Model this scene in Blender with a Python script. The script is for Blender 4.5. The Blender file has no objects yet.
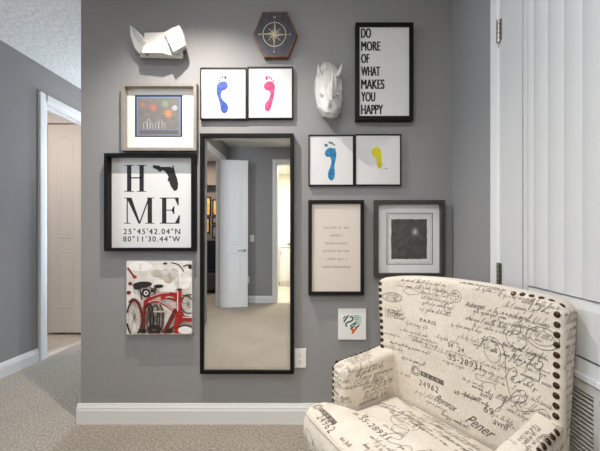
import bpy, bmesh, math, random
from mathutils import Vector, Matrix
from mathutils.bvhtree import BVHTree

# ------------------------------------------------------------------ camera, world, lights, exposure
SC = bpy.context.scene
F, D, H = 315.0, 1.944, 1.16          # focal length in pixels, distance to the gallery wall, lens height
U0, V0 = 320.0, 235.0
CEIL, XR, XH, XC, YB, XE = 2.74, 0.8145, -2.59, -1.475, -1.70, -1.61

cam = bpy.data.cameras.new('camera'); camo = bpy.data.objects.new('camera', cam)
SC.collection.objects.link(camo); SC.camera = camo
camo.location = (0, 0, H); camo.rotation_euler = (math.pi/2, 0, 0)
cam.sensor_width = 36.0; cam.lens = 36.0*F/600.0
cam.shift_x = (300.0-U0)/600.0; cam.shift_y = (V0-225.5)/600.0
cam.clip_start = 0.02

W = bpy.data.worlds.new('daylight'); SC.world = W; W.use_nodes = True
W.node_tree.nodes['Background'].inputs[0].default_value = (0.62, 0.78, 1.0, 1)
W.node_tree.nodes['Background'].inputs[1].default_value = 1.2

def light(name, kind, loc, energy, color, rot=(0, 0, 0), **kw):
    l = bpy.data.lights.new(name, kind); l.energy = energy; l.color = color
    for k, v in kw.items(): setattr(l, k, v)
    o = bpy.data.objects.new(name, l); SC.collection.objects.link(o)
    o.location = loc; o.rotation_euler = rot
    return o
# recessed can that washes the gallery wall (gives the crisp frame shadows)
light('wall_washer_can', 'SPOT', (-0.72, D-0.52, CEIL-0.005), 100, (1.0, 0.93, 0.86), (0, 0, 0),
      spot_size=math.radians(126), spot_blend=0.85, shadow_soft_size=0.018)
# added soft fill just under the ceiling, with no fixture built for it
light('ceiling_fill', 'AREA', (-0.3, 0.25, CEIL-0.02), 17, (0.97, 0.98, 1.0), (0, 0, 0), shape='RECTANGLE', size=1.2, size_y=1.0)
light('side_fill', 'AREA', (XH-0.35, 0.55, 1.55), 26, (0.74, 0.87, 1.0), (0, -math.pi/2, 0), shape='RECTANGLE', size=1.35, size_y=1.25)  # added cool fill for the right wall, outside the invented side window
#light('corner_can', 'SPOT', (0.35, 0.55, CEIL-0.02), 8, (1.0, 0.95, 0.88), (0, 0, 0), spot_size=math.radians(120), spot_blend=0.9, shadow_soft_size=0.12)
# hall: daylight from an assumed, unseen window at the far end
light('hall_daylight', 'AREA', (-2.03, 6.35, 1.35), 150, (0.76, 0.88, 1.0), (-math.pi/2, 0, 0), shape='RECTANGLE', size=0.95, size_y=2.1)
light('hall_fill', 'POINT', (-2.0, 3.5, 2.05), 9, (0.92, 0.96, 1.0), shadow_soft_size=0.14)  # added fill hidden behind the gallery wall to brighten the hall ceiling
light('side_room_lamp', 'AREA', (-3.0, 2.75, CEIL-0.04), 9, (1.0, 0.86, 0.80), (0, 0, 0), shape='DISK', size=0.4)
light('bath_lamp', 'AREA', (-0.3, -2.75, CEIL-0.04), 52, (1.0, 0.95, 0.84), (0, 0, 0), shape='DISK', size=0.5)
light('study_lamp', 'AREA', (-2.35, -2.0, CEIL-0.04), 22, (1.0, 0.84, 0.64), (0, 0, 0), shape='DISK', size=0.3)

vs = SC.view_settings
vs.view_transform = 'Standard'; vs.look = 'None'; vs.gamma = 1.0; vs.use_curve_mapping = False
vs.exposure = 0.6

# ------------------------------------------------------------------ helpers
def lin(c):
    c /= 255.0
    return c/12.92 if c <= 0.04045 else ((c+0.055)/1.055)**2.4
def rgb(r, g, b): return (lin(r), lin(g), lin(b), 1.0)

def mat(name, col, rough=0.5, metal=0.0, bump=None, mottle=None, spec=0.5, coat=0.0, sheen=0.0):
    """procedural principled material; bump=(scale, strength, distance, detail); mottle=(scale, other colour, amount)"""
    m = bpy.data.materials.new(name); m.use_nodes = True
    nt = m.node_tree; b = nt.nodes['Principled BSDF']
    b.inputs['Base Color'].default_value = col
    b.inputs['Roughness'].default_value = rough; b.inputs['Metallic'].default_value = metal
    b.inputs['Specular IOR Level'].default_value = spec
    b.inputs['Coat Weight'].default_value = coat; b.inputs['Coat Roughness'].default_value = 0.08
    b.inputs['Sheen Weight'].default_value = sheen
    tc = nt.nodes.new('ShaderNodeTexCoord')
    if mottle:
        n = nt.nodes.new('ShaderNodeTexNoise'); n.inputs['Scale'].default_value = mottle[0]; n.inputs['Detail'].default_value = 5
        r = nt.nodes.new('ShaderNodeMapRange'); r.inputs[1].default_value = 0.35; r.inputs[2].default_value = 0.65
        r.inputs[4].default_value = mottle[2]
        x = nt.nodes.new('ShaderNodeMix'); x.data_type = 'RGBA'
        x.inputs[6].default_value = col; x.inputs[7].default_value = mottle[1]
        nt.links.new(tc.outputs['Object'], n.inputs['Vector']); nt.links.new(n.outputs['Fac'], r.inputs[0])
        nt.links.new(r.outputs[0], x.inputs[0]); nt.links.new(x.outputs[2], b.inputs['Base Color'])
    if bump:
        n = nt.nodes.new('ShaderNodeTexNoise'); n.inputs['Scale'].default_value = bump[0]
        n.inputs['Detail'].default_value = bump[3] if len(bump) > 3 else 3
        p = nt.nodes.new('ShaderNodeBump'); p.inputs['Strength'].default_value = bump[1]; p.inputs['Distance'].default_value = bump[2]
        nt.links.new(tc.outputs['Object'], n.inputs['Vector']); nt.links.new(n.outputs['Fac'], p.inputs['Height'])
        nt.links.new(p.outputs['Normal'], b.inputs['Normal'])
    return m

def carpet_mat():
    m = bpy.data.materials.new('carpet'); m.use_nodes = True
    nt = m.node_tree; b = nt.nodes['Principled BSDF']; b.inputs['Roughness'].default_value = 0.95
    b.inputs['Specular IOR Level'].default_value = 0.1; b.inputs['Sheen Weight'].default_value = 0.25
    tc = nt.nodes.new('ShaderNodeTexCoord')
    v = nt.nodes.new('ShaderNodeTexNoise'); v.inputs['Scale'].default_value = 85; v.inputs['Detail'].default_value = 6; v.inputs['Roughness'].default_value = 0.75
    big = nt.nodes.new('ShaderNodeTexNoise'); big.inputs['Scale'].default_value = 3.2; big.inputs['Detail'].default_value = 3
    ramp = nt.nodes.new('ShaderNodeValToRGB')
    ramp.color_ramp.elements[0].position = 0.30; ramp.color_ramp.elements[0].color = rgb(88, 79, 68)
    ramp.color_ramp.elements[1].position = 0.72; ramp.color_ramp.elements[1].color = rgb(222, 211, 196)
    e = ramp.color_ramp.elements.new(0.5); e.color = rgb(168, 156, 140)
    mx = nt.nodes.new('ShaderNodeMix'); mx.data_type = 'RGBA'; mx.blend_type = 'MULTIPLY'; mx.inputs[0].default_value = 0.45
    r2 = nt.nodes.new('ShaderNodeMapRange'); r2.inputs[1].default_value = 0.3; r2.inputs[2].default_value = 0.7; r2.inputs[3].default_value = 0.72; r2.inputs[4].default_value = 1.0
    bp = nt.nodes.new('ShaderNodeBump'); bp.inputs['Strength'].default_value = 0.9; bp.inputs['Distance'].default_value = 0.012
    for n in (v, big): nt.links.new(tc.outputs['Object'], n.inputs['Vector'])
    nt.links.new(v.outputs['Fac'], ramp.inputs[0]); nt.links.new(big.outputs['Fac'], r2.inputs[0])
    nt.links.new(ramp.outputs[0], mx.inputs[6]); nt.links.new(r2.outputs[0], mx.inputs[7])
    nt.links.new(mx.outputs[2], b.inputs['Base Color'])
    nt.links.new(v.outputs['Fac'], bp.inputs['Height']); nt.links.new(bp.outputs['Normal'], b.inputs['Normal'])
    return m

def linen_mat():
    m = bpy.data.materials.new('linen'); m.use_nodes = True
    nt = m.node_tree; b = nt.nodes['Principled BSDF']; b.inputs['Roughness'].default_value = 0.9
    b.inputs['Specular IOR Level'].default_value = 0.15; b.inputs['Sheen Weight'].default_value = 0.2
    tc = nt.nodes.new('ShaderNodeTexCoord')
    n = nt.nodes.new('ShaderNodeTexNoise'); n.inputs['Scale'].default_value = 260; n.inputs['Detail'].default_value = 2
    mp = nt.nodes.new('ShaderNodeMapping'); mp.inputs['Scale'].default_value = (1, 1, 0.25)
    n2 = nt.nodes.new('ShaderNodeTexNoise'); n2.inputs['Scale'].default_value = 9; n2.inputs['Detail'].default_value = 5
    mx = nt.nodes.new('ShaderNodeMix'); mx.data_type = 'RGBA'; mx.inputs[6].default_value = rgb(221, 212, 199); mx.inputs[7].default_value = rgb(192, 181, 165)
    mr = nt.nodes.new('ShaderNodeMapRange'); mr.inputs[1].default_value = 0.35; mr.inputs[2].default_value = 0.8
    ad = nt.nodes.new('ShaderNodeMath'); ad.operation = 'ADD'
    hf = nt.nodes.new('ShaderNodeMath'); hf.operation = 'MULTIPLY'; hf.inputs[1].default_value = 0.5
    nt.links.new(tc.outputs['Object'], mp.inputs[0]); nt.links.new(mp.outputs[0], n.inputs['Vector']); nt.links.new(tc.outputs['Object'], n2.inputs['Vector'])
    nt.links.new(n.outputs['Fac'], ad.inputs[0]); nt.links.new(n2.outputs['Fac'], ad.inputs[1]); nt.links.new(ad.outputs[0], hf.inputs[0])
    nt.links.new(hf.outputs[0], mr.inputs[0]); nt.links.new(mr.outputs[0], mx.inputs[0]); nt.links.new(mx.outputs[2], b.inputs['Base Color'])
    bp = nt.nodes.new('ShaderNodeBump'); bp.inputs['Strength'].default_value = 0.3; bp.inputs['Distance'].default_value = 0.002
    nt.links.new(n.outputs['Fac'], bp.inputs['Height']); nt.links.new(bp.outputs['Normal'], b.inputs['Normal'])
    return m

def glass_mat():
    m = bpy.data.materials.new('window_glass'); m.use_nodes = True
    nt = m.node_tree; nt.nodes.remove(nt.nodes['Principled BSDF'])
    t = nt.nodes.new('ShaderNodeBsdfTransparent'); g = nt.nodes.new('ShaderNodeBsdfGlossy'); g.inputs['Roughness'].default_value = 0.02
    f = nt.nodes.new('ShaderNodeFresnel'); x = nt.nodes.new('ShaderNodeMixShader')
    nt.links.new(f.outputs[0], x.inputs[0]); nt.links.new(t.outputs[0], x.inputs[1]); nt.links.new(g.outputs[0], x.inputs[2])
    nt.links.new(x.outputs[0], nt.nodes['Material Output'].inputs[0])
    return m

M = {}
M['wall'] = mat('grey_paint', rgb(148, 147, 147), 0.7, bump=(120, 0.25, 0.004, 4), spec=0.3)
M['ceiling'] = mat('ceiling_paint', rgb(226, 226, 224), 0.9, bump=(26, 0.7, 0.012, 5), spec=0.2)
M['white'] = mat('white_trim', rgb(224, 224, 224), 0.42, spec=0.35)
M['doorpaint'] = mat('door_paint', rgb(206, 206, 205), 0.45, spec=0.3)
M['carpet'] = carpet_mat()
M['tile'] = mat('floor_tile', rgb(214, 203, 190), 0.35, mottle=(6, rgb(196, 184, 170), 0.6))
M['black'] = mat('black_frame', rgb(10, 9, 9), 0.45, spec=0.22)
M['thin_black'] = mat('thin_black_frame', rgb(20, 19, 18), 0.45, spec=0.25)
M['espresso'] = mat('espresso_frame', rgb(18, 14, 12), 0.5, mottle=(40, rgb(26, 20, 17), 0.7), spec=0.25)
M['charcoal'] = mat('charcoal_frame', rgb(52, 48, 45), 0.55, mottle=(40, rgb(64, 59, 56), 0.7))
M['taupe'] = mat('taupe_frame', rgb(146, 140, 133), 0.5, mottle=(30, rgb(134, 128, 121), 0.7))
M['paper'] = mat('white_paper', rgb(221, 220, 219), 0.6, bump=(200, 0.05, 0.0005))
M['cream'] = mat('cream_paper', rgb(214, 204, 195), 0.6, bump=(200, 0.05, 0.0005))
M['matboard'] = mat('mat_board', rgb(228, 224, 217), 0.7)
M['mattgrey'] = mat('pale_mat', rgb(232, 232, 232), 0.35, coat=0.3)
M['platepaper'] = mat('plate_paper', rgb(216, 214, 210), 0.6, mottle=(25, rgb(198, 196, 192), 0.7))
M['ink'] = mat('ink', rgb(28, 27, 27), 0.6)
M['softink'] = mat('soft_ink', rgb(96, 88, 82), 0.6)
M['blue'] = mat('blue_paint', rgb(14, 44, 132), 0.5, mottle=(45, rgb(42, 86, 172), 0.9))
M['navytoe'] = mat('dark_blue_paint', rgb(12, 24, 66), 0.5)
M['pink'] = mat('pink_paint', rgb(172, 12, 90), 0.5, mottle=(45, rgb(204, 70, 134), 0.9))
M['teal'] = mat('turquoise_paint', rgb(4, 100, 152), 0.5, mottle=(45, rgb(34, 140, 184), 0.9))
M['tealtoe'] = mat('dark_teal_paint', rgb(16, 84, 104), 0.5, mottle=(90, rgb(90, 160, 150), 0.7))
M['yellow'] = mat('yellow_paint', rgb(216, 202, 18), 0.5, mottle=(60, rgb(196, 184, 10), 0.8))
M['walnut'] = mat('walnut', rgb(128, 86, 62), 0.45, mottle=(35, rgb(92, 60, 42), 0.9))
M['navy'] = mat('star_blue', rgb(52, 53, 63), 0.4, mottle=(30, rgb(70, 71, 82), 0.9))
M['gold'] = mat('pale_gold', rgb(214, 203, 176), 0.4)
M['dimgold'] = mat('dim_gold', rgb(120, 108, 88), 0.5)
M['plaster'] = mat('white_resin', rgb(204, 202, 198), 0.45, spec=0.35)
M['plate'] = mat('white_plastic', rgb(238, 237, 234), 0.3)
M['slot'] = mat('slot_dark', rgb(60, 58, 56), 0.5)
M['mirror'] = mat('mirror_glass', (0.93, 0.94, 0.93, 1), 0.0, 1.0)
M['bevelglass'] = mat('bevel_glass', (0.80, 0.82, 0.82, 1), 0.04, 1.0)
M['nickel'] = mat('brushed_nickel', rgb(150, 146, 140), 0.32, 1.0)
M['bronze'] = mat('dark_bronze', rgb(58, 45, 35), 0.34, 0.85, mottle=(200, rgb(100, 78, 55), 0.6))
M['linen'] = linen_mat()
M['print'] = mat('faded_print', rgb(76, 70, 65), 0.9, mottle=(120, rgb(126, 117, 108), 0.9))
M['palescript'] = mat('pale_script', rgb(142, 132, 121), 0.9)
M['welt'] = mat('welt_cord', rgb(205, 194, 178), 0.9)
M['darkwood'] = mat('dark_wood', rgb(50, 34, 24), 0.4)
M['louver'] = mat('louver_white', rgb(214, 211, 206), 0.45)
M['void'] = mat('duct_dark', rgb(26, 25, 24), 0.9)
M['glass'] = glass_mat()
M['buttercup'] = mat('bath_paint', rgb(240, 236, 222), 0.7)
M['studypaint'] = mat('study_paint', rgb(120, 110, 104), 0.7)
M['amber'] = mat('amber_art', rgb(226, 160, 60), 0.5, mottle=(14, rgb(250, 214, 130), 0.9))
M['greyart'] = mat('grey_art', rgb(96, 90, 82), 0.5, mottle=(20, rgb(150, 140, 126), 0.9))
M['tvblack'] = mat('tv_black', rgb(8, 8, 9), 0.4, spec=0.15)

class MB:
    """collects polygons with material slots, then links them as ONE mesh object"""
    def __init__(s): s.v, s.f, s.mi, s.ms = [], [], [], []
    def slot(s, m):
        if m not in s.ms: s.ms.append(m)
        return s.ms.index(m)
    def add(s, vs, fs, m):
        o = len(s.v); k = s.slot(m)
        s.v += [tuple(p) for p in vs]
        for f in fs: s.f.append([i+o for i in f]); s.mi.append(k)
        return s
    def box(s, a, b, m):
        (x0, y0, z0), (x1, y1, z1) = a, b
        x0, x1 = min(x0, x1), max(x0, x1); y0, y1 = min(y0, y1), max(y0, y1); z0, z1 = min(z0, z1), max(z0, z1)
        vs = [(x0,y0,z0),(x1,y0,z0),(x1,y1,z0),(x0,y1,z0),(x0,y0,z1),(x1,y0,z1),(x1,y1,z1),(x0,y1,z1)]
        return s.add(vs, [(0,3,2,1),(4,5,6,7),(0,1,5,4),(1,2,6,5),(2,3,7,6),(3,0,4,7)], m)
    def poly(s, pts, m): return s.add(pts, [list(range(len(pts)))], m)
    def grid(s, rows, m, closed=False):
        n = len(rows[0]); vs = [p for r in rows for p in r]; fs = []
        for i in range(len(rows)-1):
            for j in range(n if closed else n-1):
                k = (j+1) % n
                fs.append((i*n+j, i*n+k, (i+1)*n+k, (i+1)*n+j))
        return s.add(vs, fs, m)
    def extrude(s, prof, axis, a, b, m):
        """prof: closed list of 2-D points swept along an axis from a to b"""
        def P(p, t): return {'x': (t, p[0], p[1]), 'y': (p[0], t, p[1]), 'z': (p[0], p[1], t)}[axis]
        n = len(prof)
        s.add([P(p, a) for p in prof]+[P(p, b) for p in prof],
              [(i, (i+1) % n, n+(i+1) % n, n+i) for i in range(n)]+[list(range(n))[::-1], list(range(n, 2*n))], m)
        return s
    def tube(s, pts, r, m, n=8):
        rings = []; pts = [Vector(p) for p in pts]
        rr = r if isinstance(r, (list, tuple)) else [r]*len(pts)
        for i, p in enumerate(pts):
            d = (pts[min(i+1, len(pts)-1)]-pts[max(i-1, 0)]).normalized()
            a = d.orthogonal().normalized() if abs(d.z) > 0.9 else d.cross(Vector((0, 0, 1))).normalized()
            b = d.cross(a)
            rings.append([tuple(p+rr[i]*(math.cos(2*math.pi*k/n)*a+math.sin(2*math.pi*k/n)*b)) for k in range(n)])
        s.grid(rings, m, True); s.poly(rings[0][::-1], m); s.poly(rings[-1], m)
        return s
    def build(s, name, parent=None, smooth=False, bevel=0.0, loc=None, weld=False):
        me = bpy.data.meshes.new(name); me.from_pydata(s.v, [], s.f); me.update()
        for m in s.ms: me.materials.append(m)
        me.polygons.foreach_set('material_index', s.mi)
        if weld:
            bm = bmesh.new(); bm.from_mesh(me); bmesh.ops.remove_doubles(bm, verts=bm.verts, dist=1e-5); bm.to_mesh(me); bm.free()
        if smooth: me.polygons.foreach_set('use_smooth', [True]*len(me.polygons))
        if weld: me.set_sharp_from_angle(angle=math.radians(42))
        o = bpy.data.objects.new(name, me); SC.collection.objects.link(o)
        if parent: o.parent = parent
        if loc: o.location = loc
        if bevel:
            b = o.modifiers.new('bevel', 'BEVEL'); b.width = bevel; b.segments = 2; b.limit_method = 'ANGLE'; b.angle_limit = math.radians(40)
        return o

def tag(o, label, cat, group=None, kind=None):
    o['label'] = label; o['category'] = cat
    if group: o['group'] = group
    if kind: o['kind'] = kind
    return o
def thing(name, label, cat, loc=(0, 0, 0), rz=0.0, group=None):
    o = bpy.data.objects.new(name, None); SC.collection.objects.link(o)
    o.location = loc; o.rotation_euler = (0, 0, rz); o.empty_display_size = 0.05
    return tag(o, label, cat, group)
def struct(name, mb, label=None, **kw):
    o = mb.build(name, **kw); o['kind'] = 'structure'
    if label: o['label'] = label
    return o

_txt = {}
def text_geo(body, shear=0.0, space=1.0):
    """outline of a line of type as (points, faces), unit box: x from 0 to aspect, z from 0 to 1"""
    key = (body, shear, space)
    if key in _txt: return _txt[key]
    cu = bpy.data.curves.new('type', 'FONT'); cu.body = body; cu.shear = shear; cu.space_character = space; cu.resolution_u = 3
    o = bpy.data.objects.new('type', cu); SC.collection.objects.link(o)
    dg = bpy.context.evaluated_depsgraph_get(); ev = o.evaluated_get(dg); me = ev.to_mesh()
    vs = [(v.co.x, v.co.y) for v in me.vertices]; fs = [list(p.vertices) for p in me.polygons]
    ev.to_mesh_clear(); bpy.data.objects.remove(o); bpy.data.curves.remove(cu)
    x0 = min(v[0] for v in vs); x1 = max(v[0] for v in vs); y0 = min(v[1] for v in vs); y1 = max(v[1] for v in vs)
    h = y1-y0
    _txt[key] = ([((x-x0)/h, (y-y0)/h) for x, y in vs], fs, (x1-x0)/h)
    return _txt[key]

def smooth_loop(pts, sub=6):
    n = len(pts); out = []
    for i in range(n):
        p0, p1, p2, p3 = pts[i-1], pts[i], pts[(i+1) % n], pts[(i+2) % n]
        for k in range(sub):
            t = k/sub
            out.append(tuple(0.5*((2*p1[j])+(-p0[j]+p2[j])*t+(2*p0[j]-5*p1[j]+4*p2[j]-p3[j])*t*t+(-p0[j]+3*p1[j]-3*p2[j]+p3[j])*t**3) for j in (0, 1)))
    return out
def smooth_path(pts, sub=5):
    n = len(pts); out = []
    for i in range(n-1):
        p0, p1, p2, p3 = pts[max(i-1, 0)], pts[i], pts[i+1], pts[min(i+2, n-1)]
        for k in range(sub):
            t = k/sub
            out.append(tuple(0.5*((2*p1[j])+(-p0[j]+p2[j])*t+(2*p0[j]-5*p1[j]+4*p2[j]-p3[j])*t*t+(-p0[j]+3*p1[j]-3*p2[j]+p3[j])*t**3) for j in (0, 1)))
    return out+[tuple(pts[-1])]
def ribbon2(pts, w):
    """flat stroke in 2-D: (verts, quads)"""
    n = len(pts); L, R = [], []
    ws = w if isinstance(w, (list, tuple)) else [w]*n
    for i, p in enumerate(pts):
        a, b = pts[max(i-1, 0)], pts[min(i+1, n-1)]
        dx, dy = b[0]-a[0], b[1]-a[1]; l = math.hypot(dx, dy) or 1e-9
        nx, ny = -dy/l*ws[i]/2, dx/l*ws[i]/2
        L.append((p[0]+nx, p[1]+ny)); R.append((p[0]-nx, p[1]-ny))
    return L+R, [(i, i+1, n+i+1, n+i) for i in range(n-1)]

# ------------------------------------------------------------------ room shell
T = 0.12
def wallbox(name, a, b, m=None): return struct(name, MB().box(a, b, m or M['wall']))
# floors and ceiling
struct('floor', MB().box((XH, YB, -0.08), (XR, 6.0, 0), M['carpet']).box((XE-2.2, -3.05, -0.08), (XE, YB, 0), M['carpet']).box((XE-2.2, YB, -0.08), (XH, -0.25, 0), M['carpet']), 'beige loop pile carpet')
struct('floor_tile', MB().box((-4.2, 2.0, -0.08), (XH-0.0, 3.9, 0.0), M['tile']), 'pale tile floor of the side room')
struct('floor_bath', MB().box((-1.3, -4.2, -0.08), (0.8, YB, 0.0), M['tile']), 'pale tile floor of the bathroom')
struct('ceiling', MB().box((-4.3, -4.3, CEIL), (XR+T, 6.2, CEIL+0.1), M['ceiling']), 'white textured ceiling')
# gallery wall and its return along the hall
wallbox('wall_front', (XC, D, 0), (XR, D+T, CEIL))
wallbox('wall_hall_right', (XC, D+T, 0), (XC+T, 6.0, CEIL))
# right wall with the closet door recess left plain behind the door
CL_Y1 = 1.392                        # hinge side of the closet door
CL_Y0 = CL_Y1-0.80
wallbox('wall_right', (XR, YB, 0), (XR+T, D+T, CEIL))
# hall left wall with opening
OY0, OY1, OH = 2.975, 3.60, 2.40
struct('wall_hall_left', MB().box((XH-T, -0.25, 0), (XH, -0.05, CEIL), M['wall']).box((XH-T, 1.15, 0), (XH, OY0, CEIL), M['wall']).box((XH-T, -0.05, 0), (XH, 1.15, 0.85), M['wall']).box((XH-T, -0.05, 2.25), (XH, 1.15, CEIL), M['wall']).box((XH-T, OY1, 0), (XH, 6.0, CEIL), M['wall']).box((XH-T, OY0, OH), (XH, OY1, CEIL), M['wall']))
wallbox('wall_partition', (XH-T, -0.25-T, 0), (XE, -0.25, CEIL))
# entry wall with doorway, seen in the mirror
EY0, EY1, EH = -1.41, -0.62, 2.42
struct('wall_entry', MB().box((XE-T, YB-T, 0), (XE, EY0, CEIL), M['wall']).box((XE-T, EY1, 0), (XE, -0.25-T, CEIL), M['wall']).box((XE-T, EY0, EH), (XE, EY1, CEIL), M['wall']))
# back wall with the bathroom doorway
BX0, BX1, BH = -0.76, 0.02, 2.44
struct('wall_back', MB().box((XE, YB-T, 0), (BX0, YB, CEIL), M['wall']).box((BX1, YB-T, 0), (XR+T, YB, CEIL), M['wall']).box((BX0, YB-T, BH), (BX1, YB, CEIL), M['wall']))
# hall end wall with a tall window, unseen and assumed as daylight source
WX0, WX1, WZ0, WZ1 = -2.48, -1.60, 0.25, 2.35
struct('wall_hall_end', MB().box((XH-T, 6.0, 0), (WX0, 6.12, CEIL), M['wall']).box((WX1, 6.0, 0), (XC+T, 6.12, CEIL), M['wall']).box((WX0, 6.0, 0), (WX1, 6.12, WZ0), M['wall']).box((WX0, 6.0, WZ1), (WX1, 6.12, CEIL), M['wall']))
w = MB()
for x in (WX0, WX1-0.05, (WX0+WX1)/2-0.02): w.box((x, 6.03, WZ0), (x+0.05, 6.09, WZ1), M['white'])
for z in (WZ0, WZ1-0.05, (WZ0+WZ1)/2): w.box((WX0, 6.03, z), (WX1, 6.09, z+0.05), M['white'])
w1 = struct('window_1', w); MB().box((WX0+0.05, 6.058, WZ0+0.05), (WX1-0.05, 6.062, WZ1-0.05), M['glass']).build('window_pane', w1)
w = MB()  # invented side window, out of view, that lets in the cool fill
for y in (-0.05, 1.10, 0.53): w.box((XH-0.09, y, 0.85), (XH-0.03, y+0.05, 2.25), M['white'])
for z in (0.85, 2.20, 1.53): w.box((XH-0.09, -0.05, z), (XH-0.03, 1.15, z+0.05), M['white'])
w2 = struct('added_window_2', w); MB().box((XH-0.062, 0.0, 0.9), (XH-0.058, 1.10, 2.2), M['glass']).build('window_pane', w2)
# side room off the hall
struct('wall_side_room', MB().box((-4.2, 3.654, 0), (-3.20, 3.774, CEIL), M['matboard']).box((-2.71, 3.654, 0), (XH-T, 3.774, CEIL), M['matboard']).box((-3.20, 3.654, 2.46), (-2.71, 3.774, CEIL), M['matboard'])
       .box((-4.3, 2.0, 0), (-4.2, 3.774, CEIL), M['matboard']).box((-4.2, 1.9, 0), (XH-T, 2.0, CEIL), M['matboard']))
# study and bathroom shells
YS, YBB = -2.95, -4.1
wallbox('wall_study_back', (XE-2.3, YS-0.1, 0), (XE-T, YS, CEIL), M['studypaint'])
wallbox('wall_study_left', (XE-2.3, YS, 0), (XE-2.2, -0.25, CEIL), M['studypaint'])
wallbox('wall_study_right', (XE-T, YS, 0), (XE, YB-T, CEIL), M['studypaint'])
wallbox('trim_5', (XE-2.2, YS, 2.24), (XE-T, YS+0.2, CEIL), M['studypaint'])
wallbox('wall_bath_back', (-1.3, YBB-T, 0), (0.8, YBB, CEIL), M['buttercup'])
wallbox('wall_bath_left', (-1.42, YBB, 0), (-1.3, YB-T, CEIL), M['buttercup'])
wallbox('wall_bath_right', (0.8, YBB, 0), (0.92, YB-T, CEIL), M['buttercup'])

# baseboards: profile (depth from wall, height)
BP = [(0, 0), (0.017, 0), (0.017, 0.083), (0.014, 0.092), (0.014, 0.100), (0.009, 0.112), (0.006, 0.123), (0, 0.123)]
def baseboard(name, axis, at, a, b, sgn):
    prof = [(at+sgn*d, z) for d, z in BP]
    if sgn < 0: prof = prof[::-1]
    return struct(name, MB().extrude(prof, axis, a, b, M['white']))
baseboard('baseboard_front', 'x', D, XC-0.017, XR, -1)
baseboard('baseboard_corner', 'y', XC, D, 6.0, -1)
baseboard('baseboard_hall_left', 'y', XH, -0.25, OY0-0.085, 1)
baseboard('baseboard_right', 'y', XR, CL_Y1+0.08, D, -1)
baseboard('baseboard_back', 'x', YB, XE, BX0-0.075, 1)
baseboard('baseboard_hall_end', 'y', XH, OY1+0.085, 6.0, 1)

# casings
CPR = [(0, 0), (0, 0.010), (0.08, 0.012), (0.22, 0.013), (0.30, 0.017), (0.80, 0.021), (0.94, 0.021), (1.0, 0.018), (1.0, 0)]
def casing_side(mb, axis, at, sgn, e0, e1, z0, z1):
    """moulded upright lying on the plane axis = at, from edge e0 to e1"""
    if axis == 'x': prof = [(at+sgn*d_, e0+(e1-e0)*t_) for t_, d_ in CPR]
    else: prof = [(e0+(e1-e0)*t_, at+sgn*d_) for t_, d_ in CPR]
    mb.extrude(prof, 'z', z0, z1, M['white'])
def casing_top(mb, axis, at, sgn, e0, e1, z0, z1):
    prof = [(at+sgn*d_, z0+(z1-z0)*t_) for t_, d_ in CPR]
    mb.extrude(prof, 'y' if axis == 'x' else 'x', e0, e1, M['white'])
CW = 0.082
# hall opening
c = MB(); casing_side(c, 'x', XH, 1, OY0, OY0-CW, 0, OH+CW); casing_side(c, 'x', XH, 1, OY1, OY1+CW, 0, OH+CW); casing_top(c, 'x', XH, 1, OY0, OY1, OH, OH+CW)
c.box((XH-T-0.005, OY0, 0), (XH+0.003, OY0+0.014, OH), M['white']).box((XH-T-0.005, OY1-0.014, 0), (XH+0.003, OY1, OH), M['white']).box((XH-T-0.005, OY0, OH-0.014), (XH+0.003, OY1, OH), M['white'])
c.box((XH-0.08, OY0+0.014, OH-0.028), (XH-0.045, OY1-0.014, OH-0.014), M['white'])
struct('trim_1', c, 'white door casing on the hall wall')
# entry doorway
c = MB(); casing_side(c, 'x', XE, 1, EY0, EY0-CW, 0, EH+CW); casing_side(c, 'x', XE, 1, EY1, EY1+CW, 0, EH+CW); casing_top(c, 'x', XE, 1, EY0, EY1, EH, EH+CW)
c.box((XE-T, EY0, 0), (XE+0.003, EY0+0.014, EH), M['white']).box((XE-T, EY1-0.014, 0), (XE+0.003, EY1, EH), M['white']).box((XE-T, EY0, EH-0.014), (XE+0.003, EY1, EH), M['white'])
struct('trim_2', c, 'white casing of the double doorway in the mirror')
# bathroom doorway
c = MB(); casing_side(c, 'y', YB, 1, BX0, BX0-0.075, 0, BH+0.075); casing_side(c, 'y', YB, 1, BX1, BX1+0.075, 0, BH+0.075); casing_top(c, 'y', YB, 1, BX0, BX1, BH, BH+0.075)
c.box((BX0, YB-T, 0), (BX0+0.014, YB+0.003, BH), M['white']).box((BX1-0.014, YB-T, 0), (BX1, YB+0.003, BH), M['white']).box((BX0, YB-T, BH-0.014), (BX1, YB+0.003, BH), M['white'])
struct('trim_3', c, 'white casing of the bathroom doorway in the mirror')

def panel_leaf(wd, ht, th, panels, m, arch=0.0):
    """door leaf in local x (0..wd), y (0..-th front at -th), z; panels=(x0,x1,z0,z1)"""
    mb = MB().box((0, -th, 0), (wd, 0, ht), m)
    for side in (-th, 0.0):
        s = -1 if side < 0 else 1
        for (x0, x1, z0, z1) in panels:
            def loop(i, top):
                pts = [(x0+i, z0+i), (x1-i, z0+i)]
                if top and arch:
                    for k in range(9):
                        t = k/8; x = x1-i+(x0-x1+2*i)*t
                        pts.append((x, z1-i-arch+arch*math.sin(math.pi*t)))
                else: pts += [(x1-i, z1-i), (x0+i, z1-i)]
                return pts
            tp = z1 > ht*0.6
            a = [(x, side+s*0.0005, z) for x, z in loop(0, tp)]; b = [(x, side+s*0.0055, z) for x, z in loop(0.010, tp)]
            c_ = [(x, side+s*0.0015, z) for x, z in loop(0.024, tp)]; d_ = [(x, side+s*0.0055, z) for x, z in loop(0.050, tp)]
            rows = [a, b, c_, d_]
            mb.grid(rows, m, True); mb.poly(d_ if s < 0 else d_[::-1], m)
    return mb
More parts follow.
